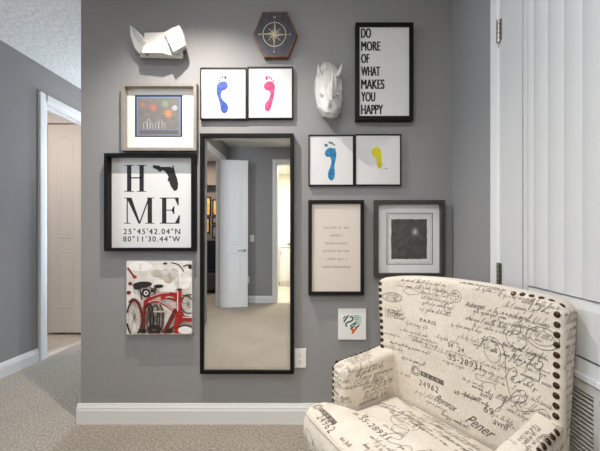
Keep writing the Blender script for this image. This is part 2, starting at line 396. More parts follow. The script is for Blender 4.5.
# door in the side room (seen through the hall opening)
dl = panel_leaf(0.43, 2.425, 0.035, [(0.115, 0.300, 0.285, 0.95), (0.115, 0.300, 1.10, 2.29)], M['matboard'], 0.03)
d1 = struct('door_1', dl, 'pale closet door leaf in the side room', loc=(-3.17, 3.705, 0.022))
wallbox('wall_gap_backing', (-3.3, 3.78, 0), (-2.6, 3.86, CEIL))  # added backing, out of view, keeps the gap under the door dark
# double door leaf standing open in the room (seen in the mirror)
th = math.radians(180-167)
dl = panel_leaf(0.435, 2.40, 0.036, [(0.11, 0.325, 0.22, 0.88), (0.11, 0.325, 1.02, 2.24)], M['white'])
d2 = struct('door_2', dl, 'white narrow door leaf standing open, seen in the mirror')
# local -y face looks back into the room (+Y world): rotate by pi
d2.location = (XE+0.422, -1.425+0.06, 0.008); d2.rotation_euler = (0, 0, math.pi+math.radians(-9))
hb = MB()
hb.tube([(0.05, -0.036, 0.925), (0.05, -0.044, 0.925)], 0.026, M['nickel'], 14)
hb.tube([(0.05, -0.044, 0.925), (0.05, -0.075, 0.925)], 0.010, M['nickel'], 10)
hb.tube([(0.045, -0.075, 0.925), (0.10, -0.078, 0.925), (0.165, -0.072, 0.922)], [0.010, 0.009, 0.007], M['nickel'], 10)
hb.build('door_handle', d2, smooth=True)

# ------------------------------------------------------------------ closet door (right wall) with return grille below
def yz(x_depth):  # helper name kept simple
    return x_depth
DZ0, DZ1 = 0.79, 2.30
c = MB()
casing_side(c, 'x', XR, -1, CL_Y1+0.006, CL_Y1+0.006+0.074, 0, DZ1+0.09)
casing_side(c, 'x', XR, -1, CL_Y0-0.006, CL_Y0-0.080, 0, DZ1+0.09)
casing_top(c, 'x', XR, -1, CL_Y0-0.008, CL_Y1+0.008, DZ1+0.008, DZ1+0.09)
c.box((XR, CL_Y0-0.008, 0.735), (XR-0.016, CL_Y1+0.008, 0.782), M['white'])
c.box((XR, CL_Y0-0.008, 0.722), (XR-0.024, CL_Y1+0.008, 0.738), M['white'])
struct('trim_4', c, 'white casing around the closet door')
X1 = XR-0.004; XF = XR-0.014            # door face
d = MB()
SW = 0.150
PZ0 = 0.927
d.box((X1, CL_Y0, DZ0), (XF-0.004, CL_Y1, PZ0), M['doorpaint'])                 # bottom rail
d.box((X1, CL_Y0, DZ1-0.13), (XF-0.004, CL_Y1, DZ1), M['doorpaint'])            # top rail
d.box((X1, CL_Y1-SW, PZ0), (XF-0.004, CL_Y1, DZ1-0.13), M['doorpaint'])         # hinge stile
d.box((X1, CL_Y0, PZ0), (XF-0.004, CL_Y0+SW, DZ1-0.13), M['doorpaint'])         # latch stile
# raised bead round the panel
BW = 0.030
for (ya, yb, za, zb) in ((CL_Y1-SW-BW, CL_Y1-SW-0.004, PZ0, DZ1-0.13), (CL_Y0+SW+0.004, CL_Y0+SW+BW, PZ0, DZ1-0.13), (CL_Y0+SW, CL_Y1-SW, DZ1-0.13-BW, DZ1-0.134)):
    d.box((X1, ya, za), (XF-0.001, yb, zb), M['doorpaint'])
d.extrude([(X1, PZ0), (XF-0.003, PZ0), (XF-0.003, PZ0+0.006), (XF+0.006, PZ0+0.036), (X1, PZ0+0.036)], 'y', CL_Y0+SW, CL_Y1-SW, M['doorpaint'])
cl = struct('door_3', d, 'white plank closet door behind the armchair')
# recessed plank panel with shallow V grooves
p = MB(); y = CL_Y1-SW-BW-0.002; ye = CL_Y0+SW+BW+0.002
pa = X1-0.001; pf = XF-0.001
pts = [(pa, ye), (pa, y), (pf, y)]
g_ = 1.183
while g_ > ye+0.02:
    pts += [(pf, g_+0.004), (pf+0.0022, g_), (pf, g_-0.004)]; g_ -= 0.0735
pts.append((pf, ye))
for k_ in range(2, len(pts)-1):      # one strip per facet keeps the section simple
    a_, b_ = pts[k_], pts[k_+1]
    p.add([(a_[0], a_[1], PZ0+0.040), (b_[0], b_[1], PZ0+0.040), (b_[0], b_[1], DZ1-0.164), (a_[0], a_[1], DZ1-0.164)], [(0, 1, 2, 3)], M['doorpaint'])
p.box((X1+0.002, ye, PZ0+0.040), (X1, y, DZ1-0.164), M['doorpaint'])
p.build('plank_panel', cl, weld=True)
for z in (2.062, 0.989):
    hx_ = XF-0.011
    h = MB().tube([(hx_, CL_Y1+0.003, z-0.049), (hx_, CL_Y1+0.003, z+0.049)], 0.0075, M['nickel'], 10)
    h.box((XF-0.0075, CL_Y1-0.014, z-0.046), (XF-0.0035, CL_Y1+0.003, z+0.046), M['nickel'])
    h.box((XF-0.0120, CL_Y1+0.003, z-0.046), (XF-0.0085, CL_Y1+0.016, z+0.046), M['nickel'])
    for k in (-0.030, -0.010, 0.010, 0.030): h.tube([(hx_, CL_Y1+0.003, z+k-0.0012), (hx_, CL_Y1+0.003, z+k+0.0012)], 0.0079, M['slot'], 10)
    h.build('hinge', cl)
# return-air grille
g0, g1, gz0, gz1 = CL_Y0, CL_Y1, 0.10, 0.715
gr = thing('return_air_grille', 'white louvered return air grille low on the right wall behind the armchair', 'vent grille', (XR, (g0+g1)/2, gz0))
cy = (g0+g1)/2
f = MB()
for (ya, yb, za, zb) in ((g0, g1, gz0, gz0+0.03), (g0, g1, gz1-0.03, gz1), (g0, g0+0.03, gz0, gz1), (g1-0.03, g1, gz0, gz1)):
    f.box((0, ya-cy, za-gz0), (-0.016, yb-cy, zb-gz0), M['louver'])
NS = 5
for k in range(1, NS):
    yy = g0+(g1-g0)*k/NS-cy; f.box((0, yy-0.010, 0), (-0.015, yy+0.010, gz1-gz0), M['louver'])
f.build('grille_frame', gr, bevel=0.002)
MB().box((-0.001, g0+0.02-cy, 0.02), (-0.003, g1-0.02-cy, gz1-gz0-0.02), M['void']).build('shade_backing', gr)  # dark sheet painted as the shade of the duct behind the slats
for k in range(NS):
    ya = g0+(g1-g0)*k/NS-cy+0.012; yb = g0+(g1-g0)*(k+1)/NS-cy-0.012
    sl = MB(); z = 0.038
    while z < gz1-gz0-0.035:
        sl.extrude([(-0.004, z+0.0035), (-0.013, z), (-0.013, z-0.0022), (-0.004, z+0.0013)], 'y', ya, yb, M['louver'])
        # extrude(axis y) uses (x, z) pairs
        z += 0.0138
    sl.build('louver_panel', gr)

# ------------------------------------------------------------------ wall pieces
class Hung:
    """a thing hung on the gallery wall; pixel positions give its real place on the wall at a chosen depth"""
    def __init__(s, name, label, cat, u0, v0, u1, v1, t, group=None):
        s.t = t
        k = (D-t)/F
        s.x0, s.x1 = (u0-U0)*k, (u1-U0)*k; s.z1, s.z0 = H-(v0-V0)*k, H-(v1-V0)*k
        s.c = ((s.x0+s.x1)/2, (s.z0+s.z1)/2)
        s.w, s.h = s.x1-s.x0, s.z1-s.z0
        s.root = thing(name, label, cat, (s.c[0], D, s.c[1]), 0, group)
    def P(s, u, v, d):
        k = (D-d)/F
        return ((u-U0)*k-s.c[0], -d, H-(v-V0)*k-s.c[1])
    def frame(s, rim, m, s_in=0.004, bevel=0.0012):
        a = [(-s.w/2, -s.h/2), (s.w/2, -s.h/2), (s.w/2, s.h/2), (-s.w/2, s.h/2)]
        r = rim*(D-s.t)/F
        b = [(-s.w/2+r, -s.h/2+r), (s.w/2-r, -s.h/2+r), (s.w/2-r, s.h/2-r), (-s.w/2+r, s.h/2-r)]
        s.inner = b
        rows = [[(x, -0.0005, z) for x, z in b], [(x, -0.0005, z) for x, z in a], [(x, -s.t, z) for x, z in a], [(x, -s.t, z) for x, z in b], [(x, -0.0005, z) for x, z in b]]
        return MB().grid(rows[::-1], m, True).build('frame', s.root, bevel=bevel)
    def sheet(s, d, m, name='paper', inset=0.0):
        (x0, z0), (x1, z1) = s.inner[0], s.inner[2]
        return MB().box((x0+inset+0.0002, -0.001, z0+inset+0.0002), (x1-inset-0.0002, -d, z1-inset-0.0002), m).build(name, s.root)
    # art drawn in pixel coordinates at depth d
    def poly(s, mb, pts, d, m): mb.poly([s.P(u, v, d) for u, v in pts][::-1], m)
    def rect(s, mb, u0, v0, u1, v1, d, m): s.poly(mb, [(u0, v0), (u1, v0), (u1, v1), (u0, v1)], d, m)
    def stroke(s, mb, pts, w, d, m):
        vs, fs = ribbon2(pts, w); mb.add([s.P(u, v, d) for u, v in vs], fs, m)
    def ell(s, mb, cu, cv, ru, rv, d, m, n=20, rot=0.0):
        s.poly(mb, [(cu+ru*math.cos(a)*math.cos(rot)-rv*math.sin(a)*math.sin(rot), cv+ru*math.cos(a)*math.sin(rot)+rv*math.sin(a)*math.cos(rot)) for a in [2*math.pi*k/n for k in range(n)]], d, m)
    def ring(s, mb, cu, cv, ru, rv, w, d, m, n=40):
        s.stroke(mb, [(cu+ru*math.cos(2*math.pi*k/n), cv+rv*math.sin(2*math.pi*k/n)) for k in range(n+1)], w, d, m)
    def text(s, mb, body, u0, v0, v1, d, m, u1=None, shear=0.0, space=1.0, centre=False, bold=0.0):
        vs, fs, asp = text_geo(body, shear, space)
        wd = (u1-u0) if u1 is not None else asp*(v1-v0)
        st = u0-wd/2 if centre else u0
        for off in ((0, bold/2, bold) if bold else (0,)):
            mb.add([s.P(st+off+x/asp*wd, v1-z*(v1-v0), d) for x, z in vs], fs, m)

# --- black HOME frame
A = Hung('picture_frame', 'black deep frame with HOME sign and map coordinates below the taupe frame', 'picture frame', 103.8, 153, 194.2, 251.2, 0.048)
A.frame(3.3, M['black']); A.sheet(0.006, M['paper']); mb = MB(); d = 0.0064
def serif_bar(x, w, top, bot): return [(x-w/2, top), (x+w/2, top), (x+w/2, bot), (x-w/2, bot)]
def serif(u, v, hw): # little slab with bracket
    return [(u-hw, v), (u+hw, v), (u+hw, v+0.7), (u-hw, v+0.7)]
# H
for x in (129.2, 141.6):
    A.poly(mb, serif_bar(x, 4.4, 165.4, 191.6), d, M['ink'])
    A.poly(mb, serif(x, 165.0, 4.9), d, M['ink']); A.poly(mb, serif(x, 191.0, 4.9), d, M['ink'])
A.rect(mb, 129, 177.2, 142, 178.4, d, M['ink'])
# M
A.rect(mb, 126.6, 198, 127.8, 223.4, d, M['ink']); A.poly(mb, serif(127.2, 222.9, 3.4), d, M['ink']); A.poly(mb, serif(127.5, 197.6, 3.6), d, M['ink'])
A.poly(mb, [(126.6, 197.8), (131.6, 197.8), (140.4, 223.6), (138.6, 223.6)], d, M['ink'])
A.poly(mb, [(148.2, 197.8), (149.6, 197.8), (140.2, 223.6), (138.8, 223.6)], d, M['ink'])
A.rect(mb, 147.6, 198, 152.0, 223.4, d, M['ink']); A.poly(mb, serif(149.8, 222.9, 4.6), d, M['ink']); A.poly(mb, serif(150.6, 197.6, 3.8), d, M['ink'])
# E
A.rect(mb, 162.0, 198, 166.4, 223.4, d, M['ink']); A.rect(mb, 159.8, 197.6, 178.6, 198.5, d, M['ink']); A.rect(mb, 159.8, 222.7, 179.2, 223.6, d, M['ink'])
A.rect(mb, 166, 209.7, 174, 210.6, d, M['ink'])
A.poly(mb, [(178.7, 197.6), (178.7, 205.4), (177.8, 205.4), (174.6, 198.2)], d, M['ink'])
A.poly(mb, [(179.4, 223.6), (180.0, 215.2), (179.0, 215.2), (175.0, 223.0)], d, M['ink'])
A.poly(mb, [(174.4, 206.2), (174.4, 214.2), (173.6, 214.2), (171.6, 210.6), (171.6, 209.8), (173.6, 206.2)], d, M['ink'])
fl = [(0,0),(.27,.03),(.3,.07),(.72,.07),(.73,.11),(.76,.11),(.77,.02),(.82,.02),(.83,.1),(.88,.3),(.96,.52),(1.0,.72),(.98,.9),(.92,.97),(.83,.98),(.78,.9),(.72,.83),(.66,.68),(.64,.60),(.62,.64),(.58,.56),(.62,.45),(.55,.32),(.45,.22),(.38,.20),(.28,.27),(.2,.20),(.1,.14),(.02,.13)]
A.poly(mb, [(152.8+25.4*x, 165+26.4*y) for x, y in fl], d, M['ink'])
A.text(mb, "25\u00b045'42.04\"N", 123.4, 228.4, 234.2, d, M['ink'], u1=180, space=1.25, bold=0.25)
A.text(mb, "80\u00b011'30.44\"W", 123.0, 236.0, 241.6, d, M['ink'], u1=180, space=1.25, bold=0.25)
mb.build('print', A.root)

# --- taupe frame with the little painted panel
A = Hung('picture_frame', 'taupe frame holding a small dark painted picture in a wide white mat', 'picture frame', 121, 83, 196.4, 150.6, 0.038)
A.frame(3.2, M['taupe']); A.sheet(0.006, M['matboard'], 'mat_board'); mb = MB()
m_bord = mat('deep_blue_border', rgb(34, 46, 76), 0.6); m_ice = mat('ice_blue', rgb(112, 130, 154), 0.6); m_field = mat('slate_field', rgb(122, 116, 111), 0.6, mottle=(45, rgb(104, 104, 104), 0.8))
m_coral = mat('coral_burst', rgb(176, 106, 94), 0.6, mottle=(70, rgb(150, 120, 108), 0.9)); m_or = mat('orange_burst', rgb(190, 130, 90), 0.6, mottle=(70, rgb(160, 126, 104), 0.9)); m_mint = mat('mint_burst', rgb(122, 142, 126), 0.6); m_chalk = mat('chalk', rgb(168, 172, 176), 0.7)
A.rect(mb, 134.9, 95, 182.4, 137, 0.0064, m_bord); A.rect(mb, 136.7, 96.8, 180.6, 135.8, 0.0067, m_ice)
A.rect(mb, 138.0, 98.0, 179.2, 134.6, 0.0070, m_field)
A.rect(mb, 139.4, 129.4, 178.2, 130.2, 0.0073, m_ice); A.rect(mb, 139.2, 130.2, 178.2, 134, 0.0073, mat('slate_band', rgb(96, 92, 92), 0.6))
rnd = random.Random(4)
for (cu, cv, r, m_) in ((153.2, 107.6, 4.2, m_coral), (168.2, 113.4, 5.4, m_or), (165.4, 104, 4.0, m_mint), (174.8, 108, 3.2, m_chalk), (143, 105, 2.6, m_coral)):
    for k in range(16):
        a = 2*math.pi*k/16+rnd.random()*0.2; rr = r*(0.8+0.3*rnd.random())
        A.stroke(mb, [(cu+0.8*math.cos(a), cv+0.8*math.sin(a)), (cu+rr*math.cos(a), cv+rr*math.sin(a))], 0.7, 0.0073, m_)
    A.ell(mb, cu, cv, r*0.55, r*0.55, 0.0075, m_)
for (a, b, h_) in ((143.5, 147, 6), (147.6, 150, 9), (150.5, 153, 5), (155.5, 158.5, 6), (159, 162, 8), (162.2, 165, 5)):   # plain row of house fronts
    A.stroke(mb, [(a, 129), (a, 129-h_), ((a+b)/2, 127.5-h_), (b, 129-h_), (b, 129)], 0.55, 0.0073, m_chalk)
mb.build('print', A.root)

# --- footprints
def foot(name, label, u0, v0, u1, v1, ox, oy, k, out, toes, m_, mt_, extra=None):
    A = Hung(name, label, 'picture frame', u0, v0, u1, v1, 0.022, 'square framed baby footprints')
    A.frame(1.25, M['thin_black'], bevel=0.0006); A.sheet(0.017, M['paper']); mb = MB()
    A.poly(mb, smooth_loop([(ox+x/k, oy+y/k) for x, y in out]), 0.0174, m_)
    for (x, y, rx, ry, r) in toes: A.ell(mb, ox+x/k, oy+y/k, rx/k, ry/k, 0.0174, mt_, 12, r)
    if extra: extra(A, mb)
    mb.build('footprint', A.root)
foot('picture_frame', 'square black framed blue footprint, above the mirror on its left half', 200, 67.4, 246.6, 119.4, 195, 60, 5.714,
     [(127,140),(150,122),(178,124),(188,148),(176,168),(157,176),(149,196),(152,216),(166,235),(185,254),(189,280),(176,303),(157,301),(146,281),(143,255),(133,220),(122,180)],
     [(138,117,5,7,0.3),(144,103,5,6,0.3),(156,97,5,7,0.2),(174,100,9,10,0)], M['blue'], M['navytoe'])
foot('picture_frame', 'square black framed pink footprint, above the mirror on its right half', 247.2, 66.6, 293, 118.8, 195, 60, 5.714,
     [(395,142),(413,124),(440,124),(456,145),(453,190),(445,230),(436,264),(428,285),(412,293),(399,279),(402,250),(420,226),(430,197),(425,177),(406,172),(395,158)],
     [(409,103,8,13,0.1),(425,99,5,8,0.2),(437,107,5,7,0.3),(447,119,5,6,0.4)], M['pink'], M['pink'])
foot('picture_frame', 'square black framed turquoise footprint above the cream quote frame', 308.4, 134.6, 354.2, 185.8, 302, 130, 5.556,
     [(127,125),(140,105),(158,98),(178,104),(190,125),(188,160),(180,200),(183,240),(178,268),(163,281),(147,266),(145,236),(157,206),(163,176),(156,150),(140,149),(129,140)],
     [(134,85,10,9,0.3),(155,70,8,7,0.1),(168,74,6,7,0.3),(178,83,5,6,0.4),(183,106,5,5,0)], M['teal'], M['tealtoe'])
def dribble(A, mb):
    A.stroke(mb, [(384.2, 167.6), (385.4, 168.8), (386.6, 168.3), (387.4, 169.2)], 0.5, 0.0174, M['softink'])
    A.ell(mb, 386.9, 168.4, 0.8, 0.5, 0.0176, M['yellow'], 8)
foot('picture_frame', 'square black framed yellow footprint above the dark starburst picture', 354.8, 134.0, 401.4, 185.6, 302, 130, 5.556,
     [(388,112),(404,95),(426,97),(439,120),(441,160),(445,190),(438,211),(424,211),(418,190),(411,160),(397,146),(388,130)], [], M['yellow'], M['yellow'], dribble)

# --- DO MORE frame
A = Hung('picture_frame', 'tall black frame with DO MORE OF WHAT MAKES YOU HAPPY in capitals', 'picture frame', 355.6, 22.2, 413.6, 119.9, 0.045)
A.frame(4.1, M['black']); A.sheet(0.036, M['paper']); mb = MB()
for body, a, b, u1 in (('DO', 28.2, 38.0, 371.2), ('MORE', 41.4, 50.8, 380.6), ('OF', 53.8, 63.2, 369.6), ('WHAT', 66.6, 76.0, 380.2), ('MAKES', 79.4, 89.0, 384.6), ('YOU', 92.0, 101.6, 375.4), ('HAPPY', 104.8, 114.2, 383.2)):
    A.text(mb, body, 361.0, a, b, 0.0364, M['ink'], u1=u1-0.8, bold=0.8)
mb.build('print', A.root)

# --- cream quote frame
A = Hung('picture_frame', 'tall dark brown frame with cream sheet and six short centred lines of type', 'picture frame', 308.2, 200, 364.2, 295.4, 0.042)
A.frame(3.6, M['espresso']); A.sheet(0.030, M['cream']); mb = MB()
rnd = random.Random(5)
for v, wd in ((227.6, 25), (235.4, 12.5), (243.4, 22), (251, 27), (259, 21), (267, 28)):      # type far too small to read
    u = 336.4-wd/2
    while u < 336.4+wd/2:
        if rnd.random() < 0.16: u += 1.3; continue
        k_ = rnd.randint(0, 3)
        A.stroke(mb, [[(u, v-1), (u, v+1)], [(u, v+1), (u+0.45, v-1), (u+0.9, v+1)], [(u+0.8, v-1), (u, v-0.9), (u, v+0.9), (u+0.8, v+1)], [(u, v+1), (u, v-1), (u+0.8, v-0.7), (u+0.1, v)]][k_], 0.32, 0.0304, M['softink'])
        u += 1.35
mb.build('print', A.root)

# --- dark starburst picture
A = Hung('picture_frame', 'large charcoal frame with dark square starburst print on white, partly behind the armchair', 'picture frame', 374.6, 200, 445.4, 277.4, 0.042)
A.frame(4.0, M['charcoal']); A.sheet(0.010, M['mattgrey'], 'mat_board'); mb = MB()
m_dk = mat('graphite', rgb(64, 62, 60), 0.5, mottle=(40, rgb(86, 84, 82), 0.9)); m_lt = mat('spark', rgb(188, 186, 182), 0.6); m_md = mat('graphite_line', rgb(104, 102, 100), 0.6)
A.rect(mb, 386.6, 212.8, 433.0, 264.6, 0.0103, m_md); A.rect(mb, 387.3, 213.5, 432.3, 263.9, 0.0106, M['platepaper'])
A.rect(mb, 389.4, 215.4, 430.4, 262.0, 0.0109, M['paper'])
edge = []
rnd = random.Random(9)
for (a, b) in (((391.2, 219.2), (427, 219.2)), ((427, 219.2), (427, 259)), ((427, 259), (391.2, 259)), ((391.2, 259), (391.2, 219.2))):
    for k in range(14):
        t = k/14; edge.append((a[0]+(b[0]-a[0])*t+rnd.uniform(-.25, .25), a[1]+(b[1]-a[1])*t+rnd.uniform(-.25, .25)))
A.poly(mb, edge, 0.0112, m_dk)
for k in range(34):
    a = 2*math.pi*k/34+rnd.uniform(-.06, .06); r1 = rnd.uniform(3, 5.5) if k % 2 else rnd.uniform(6, 11)
    p0 = (415+0.8*math.cos(a), 232+0.8*math.sin(a)); p1 = (415+r1*math.cos(a), 232+r1*math.sin(a))
    A.stroke(mb, [p0, p1], [0.6, 0.15], 0.0115, m_lt if r1 < 5.5 else m_md)
A.ell(mb, 415, 232, 1.5, 2.2, 0.0117, m_lt)
for k in range(18):
    a = rnd.uniform(0.3, 2.9); r0 = rnd.uniform(10, 14); r1 = r0+rnd.uniform(4, 10)
    q = [(415+r*math.cos(a), 232+r*math.sin(a)) for r in (r0, r1)]
    if all(392 < x < 426 and 220 < y < 258 for x, y in q): A.stroke(mb, q, 0.35, 0.0115, m_md)
mb.build('print', A.root)

# --- bicycle canvas
A = Hung('canvas_print', 'square canvas photo of red bicycles hanging left of the mirror', 'canvas', 126.4, 261, 192, 334.4, 0.036)
m_bg = mat('pale_backdrop', rgb(234, 228, 222), 0.6, mottle=(9, rgb(206, 198, 190), 0.9))
mb = MB().box((-A.w/2, -0.0005, -A.h/2), (A.w/2, -A.t, A.h/2), M['paper']); mb.build('canvas', A.root, bevel=0.002)
mb = MB(); BU = lambda x: 120+x/5.3; BV = lambda y: 255+y/5.306
m_red = mat('cherry_red', rgb(142, 14, 18), 0.5, mottle=(50, rgb(178, 34, 34), 0.9)); m_dred = mat('dark_red', rgb(98, 24, 22), 0.5, mottle=(50, rgb(130, 40, 34), 0.7))
m_bk = mat('tyre_black', rgb(34, 29, 28), 0.5); m_br = mat('umber', rgb(92, 66, 56), 0.5); m_ol = mat('olive_blur', rgb(176, 170, 152), 0.6, mottle=(20, rgb(206, 200, 188), 0.9)); m_tn = mat('blur_tan', rgb(170, 156, 142), 0.6, mottle=(20, rgb(206, 196, 186), 0.9)); m_wt = mat('highlight', rgb(240, 236, 232), 0.5); m_gr = mat('blur_grey', rgb(196, 190, 184), 0.6, mottle=(20, rgb(222, 216, 210), 0.9))
m_br2 = mat('blur_umber', rgb(128, 104, 92), 0.6, mottle=(30, rgb(190, 176, 164), 0.9)); m_gr2 = mat('blur_dark', rgb(92, 80, 74), 0.6, mottle=(34, rgb(200, 190, 182), 0.9))
lay = [A.t+0.0003]
def Z():
    lay[0] += 0.00012; return lay[0]
def cp(pts): return [(min(max(BU(x), 126.6), 191.8), min(max(BV(y), 261.2), 334.2)) for x, y in pts]
def st(pts, w, m, sm=True): A.stroke(mb, smooth_path(cp(pts)) if sm else cp(pts), w/5.3, Z(), m)
def el(x, y, rx, ry, m, rot=0.0):
    n = 22; A.poly(mb, cp([(x+rx*math.cos(a)*math.cos(rot)-ry*math.sin(a)*math.sin(rot), y+rx*math.cos(a)*math.sin(rot)+ry*math.sin(a)*math.cos(rot)) for a in [2*math.pi*k/n for k in range(n)]]), Z(), m)
A.rect(mb, 126.5, 261.1, 191.9, 334.3, Z(), m_bg)
el(110, 60, 62, 26, m_wt); el(240, 170, 80, 40, m_wt); el(340, 120, 40, 60, m_wt)
el(196, 98, 34, 22, m_ol); el(258, 122, 30, 30, m_tn); el(230, 112, 26, 18, m_ol); el(200, 340, 60, 60, m_gr)
el(86, 330, 44, 84, m_gr); el(170, 330, 66, 88, m_br2); el(190, 352, 46, 64, m_gr2); el(346, 250, 34, 40, m_gr); el(330, 372, 50, 44, m_br2)
el(150, 196, 60, 26, m_gr); el(238, 90, 22, 18, m_gr); el(286, 96, 20, 26, m_gr)
st([(108, 45), (106, 95)], 5, m_gr)
st([(40, 68), (58, 92), (76, 116)], 9, m_dred); el(78, 116, 11, 8, m_red); el(54, 152, 11, 9, m_dred); el(46, 200, 12, 10, m_dred)
# wheels
def wheel(cx, cy, rx, ry, w, m, sp):
    n = 40; pts = [(cx+rx*math.cos(2*math.pi*k/n), cy+ry*math.sin(2*math.pi*k/n)) for k in range(n+1)]
    z = Z(); seg = []
    for p in pts:
        if 37 <= p[0] <= 382 and 30 <= p[1] <= 418: seg.append(p)
        else:
            if len(seg) > 1: A.stroke(mb, cp(seg), w/5.3, z, m)
            seg = []
    if len(seg) > 1: A.stroke(mb, cp(seg), w/5.3, z, m)
    for k in range(sp):
        a = 2*math.pi*k/sp+0.2; e = (cx+rx*math.cos(a), cy+ry*math.sin(a))
        if 37 <= e[0] <= 382 and 30 <= e[1] <= 418: st([(cx, cy), e], 1.6, m_br, False)
wheel(76, 335, 40, 92, 9, m_bk, 16); wheel(76, 335, 33, 82, 4, m_tn, 0)
wheel(152, 345, 26, 84, 8, m_bk, 10); wheel(186, 345, 22, 80, 6, m_bk, 0); wheel(365, 260, 42, 50, 6, m_bk, 12)
for k_ in range(7): st([(134+13*k_, 300+6*(k_ % 2)), (132+13*k_, 414)], 3, m_bk if k_ % 2 else m_br, False)
st([(150, 270), (160, 330), (158, 414)], 9, m_bk); st([(212, 262), (230, 300), (226, 360)], 6, m_bk)
st([(225, 290), (222, 415)], 7, m_br); st([(198, 290), (196, 415)], 7, m_bk); st([(175, 300), (245, 300)], 8, m_tn)
st([(48, 255), (72, 236), (100, 262), (118, 330), (124, 416)], 15, m_dred)
st([(130, 250), (128, 330), (126, 416)], 12, m_dred)
el(118, 158, 52, 17, m_bk, -0.08); st([(160, 172), (182, 196), (178, 220)], 6, m_bk); st([(128, 180), (112, 214), (118, 236)], 8, m_br); el(176, 190, 16, 8, m_bk); el(92, 172, 22, 12, m_bk); el(204, 166, 26, 10, m_bk, -0.05); el(182, 180, 14, 7, m_br)
el(138, 202, 23, 23, m_bk); el(138, 202, 12, 12, m_wt); el(138, 202, 6, 7, m_bk); st([(106, 178), (110, 212)], 6, m_bk)
# red frame
st([(128, 256), (165, 226), (215, 210), (262, 206), (305, 214)], 20, m_red)
st([(215, 224), (262, 222), (300, 236)], 26, m_red)
st([(130, 262), (170, 244), (215, 250), (252, 272), (288, 300)], 14, m_red)
st([(150, 250), (190, 240), (236, 258), (282, 294)], 3, m_wt)
st([(160, 222), (215, 204), (262, 200)], 2.5, m_wt)
st([(298, 285), (268, 345), (232, 416)], 22, m_dred); st([(290, 290), (258, 350), (226, 410)], 4, m_bk)
st([(313, 182), (313, 300)], 26, m_red, False); st([(306, 184), (306, 298)], 4, m_wt, False); el(313, 182, 15, 5, m_bk)
st([(312, 300), (302, 350), (296, 416)], 24, m_red); st([(326, 300), (330, 330)], 18, m_red)
st([(300, 356), (340, 338), (382, 344)], 26, m_red); st([(330, 330), (380, 332)], 3, m_wt)
el(345, 398, 38, 20, m_wt); st([(308, 384), (345, 374), (382, 384)], 7, m_bk); st([(262, 398), (290, 380)], 14, m_dred)
el(182, 392, 38, 22, m_bk); el(120, 404, 20, 12, m_bk); el(262, 404, 22, 12, m_bk); el(182, 398, 12, 7, m_br); st([(150, 412), (215, 412)], 10, m_bk)
st([(240, 226), (262, 222), (284, 228)], 6, m_tn)
# handlebars and lamp
st([(270, 40), (305, 50), (325, 68), (338, 90)], 6, m_bk); st([(335, 62), (360, 52), (382, 60)], 7, m_bk); st([(228, 46), (250, 46)], 8, m_bk); st([(240, 36), (238, 52)], 5, m_bk)
st([(308, 96), (306, 180)], 5, m_gr, False); st([(322, 104), (380, 106)], 4, m_gr); el(372, 62, 12, 12, m_bk); el(300, 150, 14, 10, m_gr)
st([(332, 215), (360, 218), (382, 236)], 7, m_bk)
mb.build('print', A.root)

# --- small heart panel
A = Hung('heart_canvas', 'small white panel with a heart of green numerals and orange tip above the armchair arm', 'canvas', 338.2, 308.8, 366.2, 339.8, 0.014)
MB().box((-A.w/2, -0.0005, -A.h/2), (A.w/2, -A.t, A.h/2), M['plate']).build('panel', A.root, bevel=0.0015)
mb = MB(); m_gn = mat('forest_green', rgb(22, 74, 56), 0.6); m_mt = mat('mint_green', rgb(126, 186, 156), 0.6); m_tg = mat('orange_tip', rgb(222, 110, 40), 0.6)
q = A.t+0.0004
G = lambda *p: [(340+x/16.1, 310+y/16.1) for x, y in p]
for pts_, w_ in ((G((128, 92), (100, 135), (62, 196)), 1.5), (G((88, 104), (66, 122), (56, 146)), 1.1), (G((142, 96), (128, 92)), 1.0),
                 (G((160, 116), (186, 108), (206, 128), (196, 168), (150, 190), (108, 208), (94, 236), (112, 268)), 1.4),
                 (G((256, 202), (200, 232), (172, 262), (196, 276), (232, 250), (252, 206)), 1.1), (G((216, 262), (190, 292), (166, 316)), 1.2), (G((310, 246), (282, 268), (244, 292)), 1.3)):
    A.stroke(mb, smooth_path(pts_), w_, q+0.0003, m_gn)
for k in range(5):
    A.stroke(mb, smooth_path([(353.2+0.6*k, 316.0+1.9*k), (356.0+0.5*k, 315.4+1.9*k), (360.4-0.35*k, 316.4+2.0*k)]), 0.8, q, m_mt)
    A.stroke(mb, [(354+0.5*k, 317+1.9*k), (358.8-0.3*k, 317.2+1.9*k)], 0.35, q+0.0002, m_gn)
A.stroke(mb, smooth_path([(360.2, 316.8), (361.0, 320), (359, 325)]), 0.6, q, m_mt)
A.poly(mb, [(351.6, 328.0), (354.4, 329.2), (356.6, 326.6), (357.4, 328.2), (354.6, 332.0), (352.9, 334.4), (351.8, 332.6)], q, m_tg)
mb.build('print', A.root)

# --- outlet on the gallery wall
def outlet(name, label, loc, rz=0.0, switch=False, group=None):
    r = thing(name, label, 'light switch' if switch else 'outlet', loc, rz, group)
    MB().box((-0.036, -0.0005, -0.059), (0.036, -0.006, 0.059), M['plate']).build('cover_plate', r, bevel=0.002)
    if switch:
        MB().box((-0.017, -0.006, -0.033), (0.017, -0.010, 0.033), M['plate']).build('rocker', r, bevel=0.0015)
    else:
        for z in (0.020, -0.020):
            f = MB().extrude([(x*0.0165, z+y*0.0145) for x, y in [(math.cos(a), math.sin(a)) for a in [2*math.pi*k/16 for k in range(16)]]], 'y', -0.0055, -0.008, M['plate'])
            for dx in (-0.0055, 0.0055): f.box((dx-0.001, -0.0078, z-0.001), (dx+0.001, -0.0083, z+0.008), M['slot'])
            f.box((-0.0022, -0.0078, z-0.009), (0.0022, -0.0083, z-0.005), M['slot'])
            f.build('receptacle', r)
    return r
k = (D-0.006)/F
